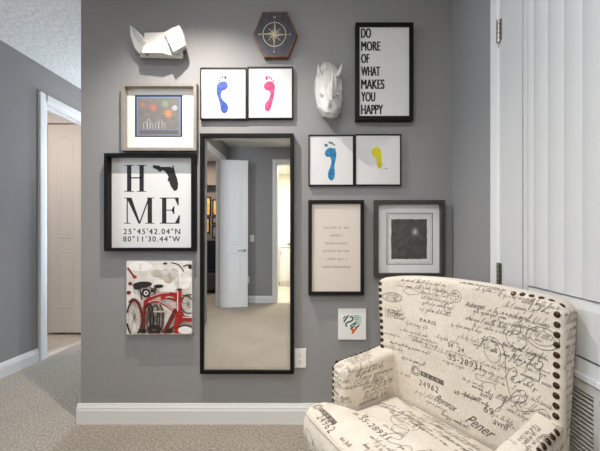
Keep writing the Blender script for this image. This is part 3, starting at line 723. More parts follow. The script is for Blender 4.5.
outlet('wall_outlet', 'white wall outlet beside the lower right corner of the mirror', ((300.4-U0)*k, D, H-(358.2-V0)*k))
outlet('wall_outlet', 'white low wall outlet seen in the mirror between door and doorway', (-1.27, YB, 0.40), math.pi)
outlet('light_switch', 'white light switch on the grey wall seen in the mirror', (-1.19, YB, 1.13), math.pi, True)

# --- mirror
A = Hung('wall_mirror', 'tall black framed mirror in the middle of the gallery wall', 'mirror', 199.8, 133.2, 293.6, 374.2, 0.040)
A.frame(3.6, M['black'])
(x0, z0), (x1, z1) = A.inner[0], A.inner[2]
MB().box((x0, -0.002, z0), (x1, -0.0240, z1), M['tvblack']).build('backing_board', A.root)
bv = 0.018
LN = lambda z: -0.0290+0.0040*z     # the pane leans back a touch in its frame
MB().poly([(x0+bv, LN(z0+bv), z0+bv), (x1-bv, LN(z0+bv), z0+bv), (x1-bv, LN(z1-bv), z1-bv), (x0+bv, LN(z1-bv), z1-bv)], M['mirror']).build('glass', A.root)
o_ = [(x, LN(z)+0.0004, z) for x, z in ((x0, z0), (x1, z0), (x1, z1), (x0, z1))]; i_ = [(x, LN(z), z) for x, z in ((x0+bv, z0+bv), (x1-bv, z0+bv), (x1-bv, z1-bv), (x0+bv, z1-bv))]
MB().grid([o_, i_], M['bevelglass'], True).build('bevelled_edge', A.root)

# --- hexagonal compass plaque
A = Hung('compass_plaque', 'dark hexagonal wooden plaque with pale compass rose above the footprints', 'plaque', 253, 11, 297.4, 57.2, 0.030)
hx = [(253, 34.2), (262.4, 11.2), (287, 11), (297.4, 34), (288.2, 57), (264, 57.2)]
ctr = (275.1, 34.1)
def sc(s): return [(ctr[0]+(x-ctr[0])*s, ctr[1]+(y-ctr[1])*s) for x, y in hx]
mb = MB()
r0 = [(p[0], -0.0005, p[2]) for p in [A.P(u, v, A.t) for u, v in hx]]; r1 = [(p[0], -A.t+0.003, p[2]) for p in [A.P(u, v, A.t) for u, v in hx]]
r2 = [A.P(u, v, A.t) for u, v in sc(0.975)]
mb.grid([r0, r1, r2], M['walnut'], True); mb.poly(r2[::-1], M['walnut']); mb.poly(r0, M['walnut']); mb.build('wood_body', A.root)
mb = MB(); A.poly(mb, sc(0.93), A.t+0.0006, M['navy'])
q = A.t+0.0010; cx, cy_ = 274.4, 34.3
A.ring(mb, cx, cy_, 11.4, 12.0, 0.7, q, M['gold']); A.ring(mb, cx, cy_, 7.2, 7.6, 0.3, q, M['dimgold'])
for k in range(32):
    a = 2*math.pi*k/32; A.ell(mb, cx+14*math.cos(a), cy_+14.6*math.sin(a), 0.28, 0.3, q, M['dimgold'], 6)
for k in range(16):
    a = math.pi*k/8; L_ = 15.5 if k % 4 == 0 else (10 if k % 2 == 0 else 7)
    wd_ = 1.7 if k % 4 == 0 else (1.2 if k % 2 == 0 else 0.7)
    tip = (cx+L_*math.cos(a), cy_+L_*math.sin(a))
    for s_, m_ in ((1, M['gold']), (-1, M['dimgold'])):
        b_ = a+s_*0.55
        A.poly(mb, [(cx, cy_), (cx+wd_*1.6*math.cos(b_), cy_+wd_*1.6*math.sin(b_)), tip] if s_ > 0 else [(cx, cy_), tip, (cx+wd_*1.6*math.cos(b_), cy_+wd_*1.6*math.sin(b_))], q+0.0003-0.00001*k, m_)
for body, u, v in (('N', 274.4, 17.2), ('E', 290.4, 34.3), ('S', 274.4, 51.6), ('W', 258.8, 34.3)): A.text(mb, body, u-0.9, v-1.1, v+1.1, q, M['gold'])
mb.build('compass_rose', A.root)

# --- rhino head
A = Hung('rhino_head', 'white faceted rhino head mounted beside the DO MORE frame', 'wall sculpture', 315, 60, 342, 119, 0.0)
def ringpts(v, hw, dep, cu, base=0.0):
    """half-ring from left to right at image height v: half width, depth"""
    out = []
    for a in (180, 155, 125, 100, 80, 55, 25, 0):
        a = math.radians(a)
        k_ = 1.0
        out.append(A.P(cu+hw*math.cos(a), v, base+dep*abs(math.sin(a))**0.7))
    return out
mb = MB()
rows = [ringpts(62.5, 3.0, 0.030, 327.5), ringpts(65.5, 6.5, 0.055, 327.6), ringpts(72, 11.5, 0.080, 328), ringpts(80, 14.0, 0.098, 328.2), ringpts(90, 14.4, 0.115, 328.6), ringpts(99, 13.8, 0.132, 329),
        ringpts(107, 12.6, 0.146, 329.4), ringpts(112, 10.6, 0.145, 329.8), ringpts(116.5, 7.2, 0.125, 330), ringpts(118.6, 3.2, 0.09, 330)]
rnd = random.Random(2)
rows = [[(x+rnd.uniform(-.004, .004), y+(rnd.uniform(-.008, .008) if 0 < i < 7 else 0), z+rnd.uniform(-.005, .005)) for i, (x, y, z) in enumerate(r)] for r in rows]
tri = []
n = 8
vs_ = [p for r in rows for p in r]
for i in range(len(rows)-1):
    for j in range(n-1):
        a, b, c_, e = i*n+j, i*n+j+1, (i+1)*n+j+1, (i+1)*n+j
        tri += [(a, e, c_), (a, c_, b)] if (i+j) % 2 else [(a, e, b), (b, e, c_)]
mb.add(vs_, tri, M['plaster']); mb.poly(rows[0], M['plaster']); mb.poly(rows[-1][::-1], M['plaster'])
mb.build('head', A.root)
def spike(base, tip, r, n, mid=None, name='horn', flat=1.0):
    b = Vector(base); t = Vector(tip); dd = (t-b).normalized(); a = dd.orthogonal().normalized(); c_ = dd.cross(a)
    rows = []
    for s_, rr in ((0, 1.0), (0.35, 0.85), (0.7, 0.45), (1.0, 0.05)):
        p = b+(t-b)*s_+(Vector(mid)*math.sin(math.pi*s_) if mid else Vector((0, 0, 0)))
        rows.append([tuple(p+r*rr*(math.cos(2*math.pi*k/n)*a+flat*math.sin(2*math.pi*k/n)*c_)) for k in range(n)])
    m_ = MB().grid(rows, M['plaster'], True); m_.poly(rows[0][::-1], M['plaster']); m_.poly(rows[-1], M['plaster'])
    return m_.build(name, A.root)
spike(A.P(321.2, 76.5, 0.062), A.P(318.4, 64.2, 0.088), 0.017, 6, name='ear', mid=(-0.006, 0, 0))
spike(A.P(337.0, 76.5, 0.062), A.P(341.6, 63.8, 0.088), 0.017, 6, name='ear', mid=(0.007, 0, 0))
spike(A.P(332.4, 97, 0.122), A.P(332.6, 70, 0.165), 0.017, 5, mid=(0, -0.014, 0))
spike(A.P(329.6, 106.5, 0.138), A.P(329.4, 97.5, 0.168), 0.011, 5, mid=(0, -0.008, 0))
for u in (320.6, 337.6):
    mb = MB()
    a, b, c_ = A.P(u-1.8, 93.6, 0.108), A.P(u+1.8, 93.2, 0.112), A.P(u, 96.2, 0.114)
    p = Vector(A.P(u, 94.2, 0.124))
    mb.add([a, b, c_, tuple(p)], [(0, 3, 1), (1, 3, 2), (2, 3, 0)], M['plaster'])
    mb.build('brow', A.root)

# --- left animal head with broad ears
A = Hung('animal_head', 'white faceted animal head with two broad ears near the top left corner', 'wall sculpture', 129, 24, 187, 60, 0.0)
def Q(x, y, d): return A.P(100+x/6.0, y/6.0, d)
top = [Q(262, 205, 0.012), Q(300, 193, 0.055), Q(386, 193, 0.055), Q(415, 215, 0.012)]
pts = {'a': Q(268, 196, 0.050), 'b': Q(388, 194, 0.055), 'c': Q(412, 252, 0.080), 'd': Q(372, 316, 0.088), 'e': Q(252, 316, 0.080),
       'f': Q(238, 346, 0.040), 'g': Q(494, 352, 0.045), 'h': Q(500, 296, 0.070), 'i': Q(262, 250, 0.055),
       'A': Q(262, 196, 0.0005), 'B': Q(420, 196, 0.0005), 'G': Q(500, 345, 0.0005), 'Fb': Q(240, 345, 0.0005), 'H': Q(505, 290, 0.0005)}
K = list(pts); ix = {k_: i for i, k_ in enumerate(K)}
fc = ['aiedcb', 'ief', 'edgf', 'dcg', 'cgh', 'cbh']
mb = MB().add([pts[k_] for k_ in K], [[ix[c_] for c_ in s_] for s_ in fc], M['plaster'])
I = lambda *n_: [ix[x] for x in n_]
mb.add([pts[k_] for k_ in K], [I('a', 'b', 'B', 'A'), I('A', 'Fb', 'f', 'i', 'a'), I('Fb', 'G', 'g', 'f'), I('g', 'G', 'H', 'h'), I('b', 'h', 'H', 'B'), I('A', 'B', 'H', 'G', 'Fb')], M['plaster'])
mb.build('head', A.root)
def earmesh(o, c0, th_, name='ear'):
    """dished ear: outline o (list of local points), hollow centre c0, back offset"""
    n_ = len(o); ctr_ = Vector((0, 0, 0))
    for p in o: ctr_ += Vector(p)/n_
    inn = [tuple(Vector(p).lerp(ctr_, 0.16)) for p in o]
    back = [tuple(Vector(p)+Vector((0, th_, 0))) for p in o]
    m_ = MB().grid([back, o, inn], M['plaster'], True)
    m_.add(inn+[c0], [(i, (i+1) % n_, n_) for i in range(n_)], M['plaster']); m_.poly(back[::-1], M['plaster'])
    return m_.build(name, A.root)
earmesh([Q(178, 150, 0.075), Q(205, 168, 0.088), Q(242, 202, 0.090), Q(266, 245, 0.080), Q(262, 292, 0.062), Q(236, 322, 0.045), Q(206, 285, 0.050), Q(182, 215, 0.062)], Q(224, 248, 0.062), 0.022)
earmesh([Q(386, 194, 0.085), Q(432, 168, 0.092), Q(476, 152, 0.090), Q(496, 196, 0.092), Q(512, 268, 0.085), Q(474, 292, 0.094), Q(440, 310, 0.100), Q(410, 250, 0.096)], Q(452, 240, 0.072), 0.028)
mb = MB(); A.ell(mb, 147.2, 54.4, 1.6, 1.15, 0.068, M['tvblack'], 10, 0.3); e = mb
A2 = mb.build('eye', A.root)
mb = MB().tube([Q(506, 316, 0.03), Q(508, 316, 0.060)], 0.011, M['slot'], 10); mb.build('nostril', A.root)

# ------------------------------------------------------------------ things seen in the mirror
def framed(label, x, y, z, w_, h_, art, rz=math.pi, group=None):
    r = thing('picture_frame', label, 'picture frame', (x, y, z), rz, group)
    a = [(-w_/2, -h_/2), (w_/2, -h_/2), (w_/2, h_/2), (-w_/2, h_/2)]; b = [(p*(1-0.03/w_*2*0.8), q_*(1-0.03/h_*2*0.8)) for p, q_ in a]
    MB().grid([[(p, -0.02, q_) for p, q_ in b], [(p, -0.025, q_) for p, q_ in b], [(p, -0.025, q_) for p, q_ in a], [(p, -0.0005, q_) for p, q_ in a]], M['black'], True).build('frame', r)
    MB().box((b[0][0], -0.001, b[0][1]), (b[2][0], -0.018, b[2][1]), art).build('print', r)
    return r
yS = YS
def mx_(u): return (u-U0)*(2*D-yS)/F
def mz_(v): return H-(v-V0)*(2*D-yS)/F
def mframe(label, u0, v0, u1, v1, art): framed(label, (mx_(u0)+mx_(u1))/2, yS, (mz_(v0)+mz_(v1))/2, mx_(u1)-mx_(u0), mz_(v0)-mz_(v1), art)
mframe('black framed golden picture highest at the left edge of the mirror view', 201.5, 195.5, 212, 214.5, M['amber'])
mframe('black framed golden picture close to the door leaf in the mirror', 213.6, 198, 221.5, 214, M['amber'])
mframe('black framed golden picture lower left in the mirror, above the television', 201.5, 216, 211, 231.5, M['amber'])
mframe('small grey picture in the mirror under the golden one by the door leaf', 213.2, 215, 219.5, 222.4, M['greyart'])
mframe('small black framed brown picture in the mirror just above the television', 213.2, 224, 220.5, 236, M['greyart'])
r = thing('media_console', 'dark low media console under the television in the mirror', 'console', (-2.35, YS+0.21, 0))
MB().box((-0.62, -0.2, 0.08), (0.62, 0.2, 0.42), M['darkwood']).build('body', r, bevel=0.006)
for x in (-0.58, 0.58):
    for y in (-0.17, 0.17): MB().box((x-0.02, y-0.02, 0), (x+0.02, y+0.02, 0.08), M['darkwood']).build('leg', r)
for x in (-0.31, 0.31):
    d_ = MB().box((x-0.30, 0.2, 0.10), (x+0.30, 0.212, 0.40), M['darkwood']).build('door', r, bevel=0.003)
r = thing('television', 'black television seen through the doorway at the left of the mirror', 'television', (-2.35, YS+0.16, 0.42))
MB().box((-0.50, -0.02, 0.05), (0.50, 0.02, 0.66), M['tvblack']).build('screen', r, bevel=0.004)
for x in (-0.3, 0.3): MB().box((x-0.015, -0.09, 0), (x+0.015, 0.09, 0.052), M['tvblack']).build('foot', r)
# bathroom vanity
r = thing('bathroom_vanity', 'white bathroom vanity cabinet seen through the doorway in the mirror', 'vanity', (-0.35, YBB+0.255, 0))
MB().box((-0.6, -0.25, 0.0), (0.6, 0.20, 0.10), M['white']).box((-0.62, -0.25, 0.10), (0.62, 0.24, 0.92), M['white']).build('cabinet', r)
MB().box((-0.64, -0.25, 0.92), (0.64, 0.27, 0.955), M['plate']).build('countertop', r, bevel=0.004)
for k_ in range(4):
    x = -0.60+0.305*k_
    dd = panel_leaf(0.285, 0.76, 0.018, [(0.04, 0.245, 0.05, 0.71)], M['white']).build('door', r); dd.location = (x+0.285, 0.24, 0.13); dd.rotation_euler = (0, 0, math.pi)
    MB().tube([(0.03 if k_ % 2 else 0.255, -0.03, 0.60), (0.03 if k_ % 2 else 0.255, -0.03, 0.70)], 0.005, M['nickel'], 6).build('pull', dd)
for j, x in enumerate((-0.52, -0.22)):
    r = tag(MB().box((-0.11, -0.06, 0), (0.11, 0.06, 0.055), M['darkwood']).build('storage_tray', bevel=0.006, loc=(x-0.0, YBB+0.39, 0.955)), ('dark tray at the left end of the vanity top in the mirror', 'dark tray at the right of the vanity top in the mirror')[1-j], 'tray')
r = thing('wall_sconce', 'small pale wall sconce over the vanity in the mirror', 'sconce', (-0.30, YBB, 1.62), math.pi)
MB().box((-0.05, -0.0005, -0.11), (0.05, -0.02, 0.11), M['nickel']).build('back_plate', r, bevel=0.004)
MB().tube([(0, -0.02, -0.05), (0, -0.09, -0.05), (0, -0.09, 0.0)], 0.010, M['nickel'], 8).build('arm', r)
rows = [[(rr*math.cos(2*math.pi*k_/14), -0.09+rr*math.sin(2*math.pi*k_/14), z) for k_ in range(14)] for z, rr in ((0.0, 0.03), (0.06, 0.05), (0.12, 0.065))]
MB().grid(rows, M['platepaper'], True).build('glass_shade', r, smooth=True)

# ------------------------------------------------------------------ the armchair
OX, OY = 0.498, 1.225
xa, ya_ = Vector((-0.56, 0.83, 0)).normalized(), Vector((-0.83, -0.56, 0)).normalized()
chair = thing('armchair', 'cream armchair printed with dark French script, bronze nailheads along its edges', 'armchair', (OX, OY, 0), math.atan2(xa.y, xa.x))
def to_local(p):
    q_ = Vector(p)-Vector((OX, OY, 0)); return Vector((q_.dot(xa), q_.dot(ya_), q_.z))
CAMP = Vector((0, 0, H)); CL = to_local(CAMP)
def pix_ray(u, v):
    d_ = Vector(((u-U0)/F, 1.0, -(v-V0)/F)); return Vector((d_.dot(xa), d_.dot(ya_), d_.z))
def on_plane(u, v, axis, val):
    r_ = pix_ray(u, v); t_ = (val-CL[axis])/r_[axis]; return CL+r_*t_

HW, ZB = 0.392, 0.26
NEAR = 0.948                 # the near wing sits a little closer in
def ztop(x): return 0.948+0.030*max(0.0, 1-(abs(x)/HW)**2.2)-0.0
def halfw(z):
    t_ = min(max((z-0.58)/0.37, 0), 1); return 0.375+0.020*t_*t_*(3-2*t_)
def nearw(z): return 0.3735
def yfront(x, z):
    t_ = min(max((z-0.40)/0.55, 0), 1)
    return 0.012-0.018*t_-0.050*(1-min(1.0, abs(x)/0.385)**2.6)
def thick(z):
    t_ = min(max((z-0.45)/0.5, 0), 1); return 0.030+0.078*t_
RB = 0.022
def back_grid(front):
    rows = []
    A_ = sorted(set([round(s_*(1-e_), 5) for s_ in (-1, 1) for e_ in (0, .004, .01, .02, .03, .045, .06)]+[i/24-1 for i in range(1, 48)]))
    B_ = [i/30 for i in range(29)]+[1-e_ for e_ in (.04, .026, .016, .008, .003, 0)]
    for b in sorted(set(B_)):
        row = []
        for a in A_:
            zt = ztop(a*HW); z = ZB+(zt-ZB)*b; x = a*(halfw(z) if a > 0 else nearw(z))
            # soften the top corners
            ca = max(0.0, (abs(a)-0.90)/0.10); z -= 0.022*ca*ca*b**6
            e_ = min((1-abs(a))*HW, (1-b)*(zt-ZB)+1e-9)
            rr = RB-math.sqrt(max(RB*RB-(RB-min(e_, RB))**2, 0))
            yf, yb = yfront(x, z), yfront(x*0.4, z)*0.5-thick(z)
            yb = min(yb, yf-0.028)
            row.append((x, yf-rr, z) if front else (x, yb+rr*0.9, z))
        rows.append(row)
    return rows
fr, bk = back_grid(True), back_grid(False)

class Fab:
    """fabric part: mesh + printed script projected on its surface"""
    def __init__(s): s.mb = MB(); s.n = 0
    def freeze(s):
        s.tree = BVHTree.FromPolygons([Vector(v) for v in s.mb.v], [tuple(f_) for f_ in s.mb.f], epsilon=0.0)
    def project(s, org, ex, ez, dirn, vs, fs, m, off=0.0009):
        """2-D points (a, b) placed at org + a*ex + b*ez and dropped along dirn on the surface"""
        out, ok = [], []
        for a, b in vs:
            p = org+ex*a+ez*b-dirn*0.35
            h_, n_, i_, d_ = s.tree.ray_cast(p, dirn, 0.8)
            if h_ is None: out.append((0, 0, 0)); ok.append(False)
            else:
                if n_.dot(dirn) > 0: n_ = -n_
                out.append(tuple(h_+n_*off)); ok.append(n_.dot(-dirn) > 0.25)
        keep = []
        for f_ in fs:
            if all(ok[i] for i in f_):
                ps = [Vector(out[i]) for i in f_]
                if max((ps[i]-ps[i-1]).length for i in range(len(ps))) < 0.06: keep.append(f_)
        s.mb.add(out, keep, m)

def scribble(rnd, length, h):
    """one line of running hand as separate word strokes"""
    runs, x = [], 0.0
    while x < length:
        cur = [(x, 0.0)]; nl = rnd.randint(2, 7)
        for k_ in range(nl):
            w_ = h*rnd.uniform(0.55, 0.85); q_ = rnd.random()
            if q_ < 0.22:    # ascender loop
                hh = h*rnd.uniform(1.7, 2.4); cur += [(x+0.35*w_, 0.5*h), (x+0.75*w_+0.25*hh, 0.9*hh), (x+0.55*w_+0.25*hh, hh), (x+0.35*w_, 0.4*h), (x+0.6*w_, 0.0)]
            elif q_ < 0.34:  # descender loop
                cur += [(x+0.45*w_, h), (x+0.3*w_, -0.4*h), (x-0.1*w_, -1.2*h), (x-0.25*w_, -0.8*h), (x+0.6*w_, 0.1*h)]
            elif q_ < 0.62:  # arch
                cur += [(x+0.30*w_, 0.85*h), (x+0.30*w_, 0.05*h), (x+0.62*w_, h), (x+0.68*w_, 0.1*h)]
            elif q_ < 0.85:  # round
                cur += [(x+0.7*w_, 0.85*h), (x+0.35*w_, h), (x+0.15*w_, 0.3*h), (x+0.45*w_, 0.0), (x+0.75*w_, 0.8*h), (x+0.7*w_, 0.05*h)]
            else:            # flat link
                cur += [(x+0.5*w_, 0.45*h), (x+0.8*w_, 0.25*h)]
            x += w_
        cur.append((x+0.25*h, 0.25*h))
        runs.append(smooth_path([(p+0.3*q, q) for p, q in cur], 3)); x += h*rnd.uniform(0.5, 1.1)
    return runs
class Pen:
    def __init__(s, fab, org, ex, ez, dirn, bound):
        s.f, s.o, s.ex, s.ez, s.d, s.bound = fab, org, ex, ez, dirn, bound
    def place(s, vs, a, b, rot):
        c_, n_ = math.cos(rot), math.sin(rot); return [(a+x*c_-y*n_, b+x*n_+y*c_) for x, y in vs]
    def line(s, pts, w_, a=0, b=0, rot=0, m='print'):
        vs, fs = ribbon2(pts, w_); s.f.project(s.o, s.ex, s.ez, s.d, s.place(vs, a, b, rot), fs, M[m])
    def text(s, body, a, b, h, rot=0, shear=0.0, stretch=1.0, m='print', space=1.0):
        vs, fs, asp = text_geo(body, 0.0, space); s.f.project(s.o, s.ex, s.ez, s.d, s.place([(x*h*stretch+shear*y*h, y*h) for x, y in vs], a, b, rot), fs, M[m], 0.0012)
    def hand(s, rnd, a, b, length, h, rot=0, w_=0.0011, m='palescript'):
        h = h*1.25; w_ = w_*0.8
        for run in scribble(rnd, length, h): s.line(run, w_, a, b, rot, m)
    def ring(s, a, b, ra, rb, w_, rot=0, m='print', arc=(0, 1)):
        n_ = 36; s.line([(ra*math.cos(2*math.pi*(arc[0]+(arc[1]-arc[0])*k_/n_)), rb*math.sin(2*math.pi*(arc[0]+(arc[1]-arc[0])*k_/n_))) for k_ in range(n_+1)], w_, a, b, rot, m)
    GL = {'7': [[(0, .85), (.12, 1.0), (.35, .93), (.62, 1.0), (.42, .5), (.25, 0), (.2, -.2)], [(.18, .48), (.55, .55)]],
          '5': [[(.62, 1.0), (.25, .98), (.16, .58), (.38, .66), (.55, .45), (.45, .1), (.15, -.02), (0, .12)]],
          '1': [[(.05, .7), (.32, 1.0), (.2, .4), (.08, -.1)]],
          '2': [[(.05, .75), (.25, 1.0), (.5, .85), (.38, .45), (0, .02), (.2, .1), (.5, -.02), (.65, .1)]],
          'D': [[(.3, .95), (.22, .5), (.05, .05), (.3, .0), (.75, .25), (.8, .75), (.5, 1.0), (.1, .9), (-.1, .65), (.05, .55)]],
          'N': [[(-.05, .0), (.1, .1), (.25, .6), (.33, 1.0), (.45, .5), (.6, .02), (.75, .6), (.92, 1.05), (1.1, 1.1)]],
          'R': [[(.3, .95), (.2, .4), (.0, .0), (-.15, .1)], [(-.1, .7), (.1, 1.0), (.5, 1.05), (.7, .8), (.35, .5), (.2, .5), (.5, .3), (.75, .0), (1.0, .0), (1.25, .2)]],
          'f': [[(.5, .95), (.35, 1.05), (.25, .6), (.12, -.2), (-.1, -.3), (0, -.05), (.3, .35)]]}
    def pen(s, body, a, b, h, rot=0, w_=0.0017, m='print', slant=0.25):
        x = 0.0
        for ch in body:
            for st_ in Pen.GL[ch]: s.line(smooth_path([(x+(p+slant*q_)*h, q_*h) for p, q_ in st_], 6), w_, a, b, rot, m)
            x += h*{'1': .42, 'D': .95, 'N': 1.1}.get(ch, .72)
    def flourish(s, a, b, sc_, rot=0, w_=0.0016, m='print'):
        s.line(smooth_path([(0, 0), (0.3*sc_, 0.5*sc_), (0.75*sc_, 0.75*sc_), (0.8*sc_, 0.3*sc_), (0.35*sc_, 0.05*sc_), (0.5*sc_, -0.25*sc_), (1.1*sc_, 0.0), (1.6*sc_, 0.35*sc_), (1.9*sc_, 0.1*sc_)], 7), w_, a, b, rot, m)
    def label(s, a, b, w_, h, rot=0):
        """engraved looking stamp: round vignette and a dark ribbon"""
        s.ring(a, b, h*0.9, h*0.9, 0.0022, rot); s.ring(a, b, h*0.55, h*0.6, 0.003, rot)
        n_ = 10
        for k_ in range(n_):
            x0_ = h*1.1+(w_-h*1.1)*k_/n_; x1_ = h*1.1+(w_-h*1.1)*(k_+1)/n_
            s.f.project(s.o, s.ex, s.ez, s.d, s.place([(x0_, -h*0.5), (x1_, -h*0.5), (x1_, h*0.42), (x0_, h*0.42)], a, b, rot), [(0, 1, 2, 3)], M['print'], 0.0007)
        for k_ in range(4): s.text('RECU'[k_], *s.place([(h*1.6+(w_-h*1.8)*k_/4.3, -h*0.28)], a, b, rot)[0], h*0.5, rot, m='linen')
        for k_ in range(3): s.line([(-h*1.2+h*0.3*k_, -h*0.9), (-h*0.9+h*0.3*k_, h*0.9)], 0.0012, a, b, rot)

# backrest
B = Fab(); lm = M['linen']
B.mb.grid(fr, lm); B.mb.grid([r_[::-1] for r_ in bk], lm)
top_f, top_b = fr[-1], bk[-1]; B.mb.grid([top_b, top_f], lm)
B.mb.grid([[r_[0] for r_ in bk], [r_[0] for r_ in fr]][::-1], lm); B.mb.grid([[r_[-1] for r_ in bk], [r_[-1] for r_ in fr]], lm)
B.mb.grid([fr[0], bk[0]], lm)
B.freeze()
nb = len(B.mb.f)
pen = Pen(B, Vector((0, 0, 0)), Vector((-1, 0, 0)), Vector((0, 0, 1)), Vector((0, -1, 0)), None)
def bp(u, v):                        # pixel -> (a, b) on the back cloth
    p = on_plane(u, v, 1, -0.03); return -p.x, p.z
rnd = random.Random(11)
a, b = bp(393, 297); pen.ring(a, b, 0.052, 0.022, 0.0016, 0.05); pen.ring(a, b, 0.046, 0.018, 0.001, 0.05)
for k_ in range(3): pen.hand(rnd, a-0.03, b+0.006-0.009*k_, 0.055, 0.0045)
a, b = bp(388, 317); pen.line([(0, 0), (0.085, 0), (0.085, 0.05), (0, 0.05), (0, 0)], 0.0016, a, b)
for k_ in range(4): pen.hand(rnd, a+0.008, b+0.006+0.0105*k_, 0.065, 0.005, m='print')
a, b = bp(409, 292); pen.line(smooth_path([(-0.04, 0), (-0.01, 0.016), (0.045, 0), (-0.01, -0.014), (-0.04, 0)]), 0.0014, a, b)
a, b = bp(418, 322); pen.text('PARIS', a, b, 0.016, stretch=1.25, space=1.15)
for k_ in range(5): pen.hand(rnd, *bp(414+1.5*k_, 283+5.2*k_), 0.14, 0.006)
pen.hand(rnd, *bp(400, 281), 0.10, 0.008, m='print'); pen.line([(0, 0), (0.13, 0.0)], 0.0026, *bp(420, 305), 0.0)
pen.hand(rnd, *bp(417, 310), 0.13, 0.007, m='print')
a, b = bp(452, 297); pen.ring(a, b, 0.024, 0.024, 0.0016); pen.ring(a, b, 0.013, 0.013, 0.0014); pen.line([(-0.02, 0), (0.02, 0)], 0.001, a, b); pen.line([(0, -0.02), (0, 0.02)], 0.001, a, b)
a, b = bp(444, 309); pen.ring(a, b, 0.016, 0.018, 0.0022, 0.3, arc=(0.12, 0.85)); pen.line([(-0.01, -0.04), (0.055, 0.036)], 0.0018, a, b)
pen.text('Auberget', *bp(460, 308), 0.026, shear=0.6, stretch=0.72, ); pen.hand(rnd, *bp(470, 313), 0.10, 0.007, m='print')
for i, (u, v, L_, h_) in enumerate([(455, 284, 0.16, .006), (486, 290, 0.15, .007), (500, 297, 0.10, .006), (462, 320, 0.14, .008), (490, 322, 0.12, .007), (470, 327, 0.16, .007), (484, 312, 0.12, .008), (506, 318, 0.12, .010), (455, 338, 0.12, .006), (478, 340, 0.14, .006), (505, 333, 0.10, .007), (400, 330, 0.14, .005), (392, 342, 0.20, .005), (432, 338, 0.10, .007), (420, 347, 0.12, .007), (488, 352, 0.12, .007), (496, 367, 0.12, .008), (486, 380, 0.10, .008), (470, 388, 0.11, .007), (500, 398, 0.10, .009), (505, 410, 0.09, .008), (402, 358, 0.10, .006), (398, 372, 0.07, .006), (470, 362, 0.10, .006), (455, 393, 0.10, .006), (524, 322, 0.08, .008), (520, 352, 0.06, .006), (510, 380, 0.09, .007), (520, 395, 0.07, .010), (415, 392, 0.12, .007), (440, 415, 0.12, .006)]):
    pen.hand(rnd, *bp(u, v), L_, h_, m='print' if i % 3 == 0 else 'palescript', w_=0.0012 if i % 3 == 0 else 0.0010)
for (u, v, L_, h_) in [(396, 286, .09, .007), (405, 324, .09, .006), (432, 292, .07, .006), (468, 290, .12, .006), (520, 303, .09, .007), (500, 307, .1, .008), (448, 326, .1, .006), (513, 326, .07, .007), (445, 352, .1, .006), (500, 345, .1, .007), (515, 366, .08, .008), (440, 362, .08, .006), (480, 372, .08, .006), (528, 378, .05, .008), (460, 380, .08, .006), (425, 402, .1, .006), (505, 425, .08, .007), (490, 415, .08, .007), (530, 408, .05, .009), (470, 346, .08, .007), (410, 340, .12, .004), (408, 336, .12, .004), (385, 332, .1, .006), (386, 345, .1, .006)]:
    pen.hand(rnd, *bp(u, v), L_, h_)
pen.text('24', *bp(445, 347), 0.017, shear=0.1); pen.text('24', *bp(455, 352), 0.019, shear=0.1)
pen.text('55-28931', *bp(446, 360), 0.024, shear=0.15, stretch=0.95, space=1.15)
a, b = bp(415, 371); pen.label(a, b, 0.135, 0.022, -0.03)
pen.text('24962', *bp(418, 385), 0.026, shear=0.15, stretch=0.85, space=1.25)
pen.text('Peyneux', *bp(431, 401), 0.040, -0.10, shear=0.75, stretch=0.62); pen.text('Pener', *bp(463, 422), 0.042, -0.12, shear=0.75, stretch=0.70)
pen.text('au', *bp(452, 394), 0.012, shear=0.1); pen.text('Juli 39', *bp(462, 398), 0.022, shear=0.2, stretch=0.8)
pen.text('avril', *bp(478, 396), 0.018, shear=0.3); pen.text('69', *bp(482, 412), 0.026, shear=0.2); pen.text('avril', *bp(492, 424), 0.024, shear=0.3, stretch=0.85)
pen.pen('75', *bp(524, 364), 0.042, w_=0.0026); pen.pen('152', *bp(527, 309), 0.036, w_=0.0022)
pen.pen('D', *bp(509, 334), 0.034); pen.pen('N', *bp(507, 362), 0.034); pen.pen('f', *bp(497, 408), 0.05)
a, b = bp(543, 338); pen.ring(a, b, 0.050, 0.034, 0.0018, 0.1); pen.ring(a, b, 0.036, 0.022, 0.0012, 0.1); pen.hand(rnd, a-0.02, b, 0.045, 0.006)
pen.ring(*bp(490, 352), 0.030, 0.040, 0.0015, 0.2); pen.ring(*bp(515, 340), 0.034, 0.030, 0.0015)
pen.pen('R', *bp(512, 407), 0.046); pen.flourish(*bp(508, 400), 0.07); pen.flourish(*bp(470, 372), 0.05, -0.4); pen.flourish(*bp(505, 378), 0.05, 0.2)
pen.line(smooth_path([(0, 0), (0.05, 0.06), (0.10, 0.03), (0.11, -0.06), (0.13, -0.13)]), 0.0017, *bp(474, 350)); pen.line([(0, 0), (0.07, -0.07)], 0.0018, *bp(468, 350))
pen.line([(0, 0), (0, 0.035), (0.03, 0.035)], 0.0022, *bp(541, 380)); pen.ring(*bp(412, 345), 0.05, 0.03, 0.001, 0, 'palescript', (0.1, 0.45)); pen.line([(-0.02, -0.008), (0.012, 0.018)], 0.0014, *bp(415, 341)); pen.line([(-0.012, -0.012), (0.02, 0.014)], 0.0014, *bp(418, 341))
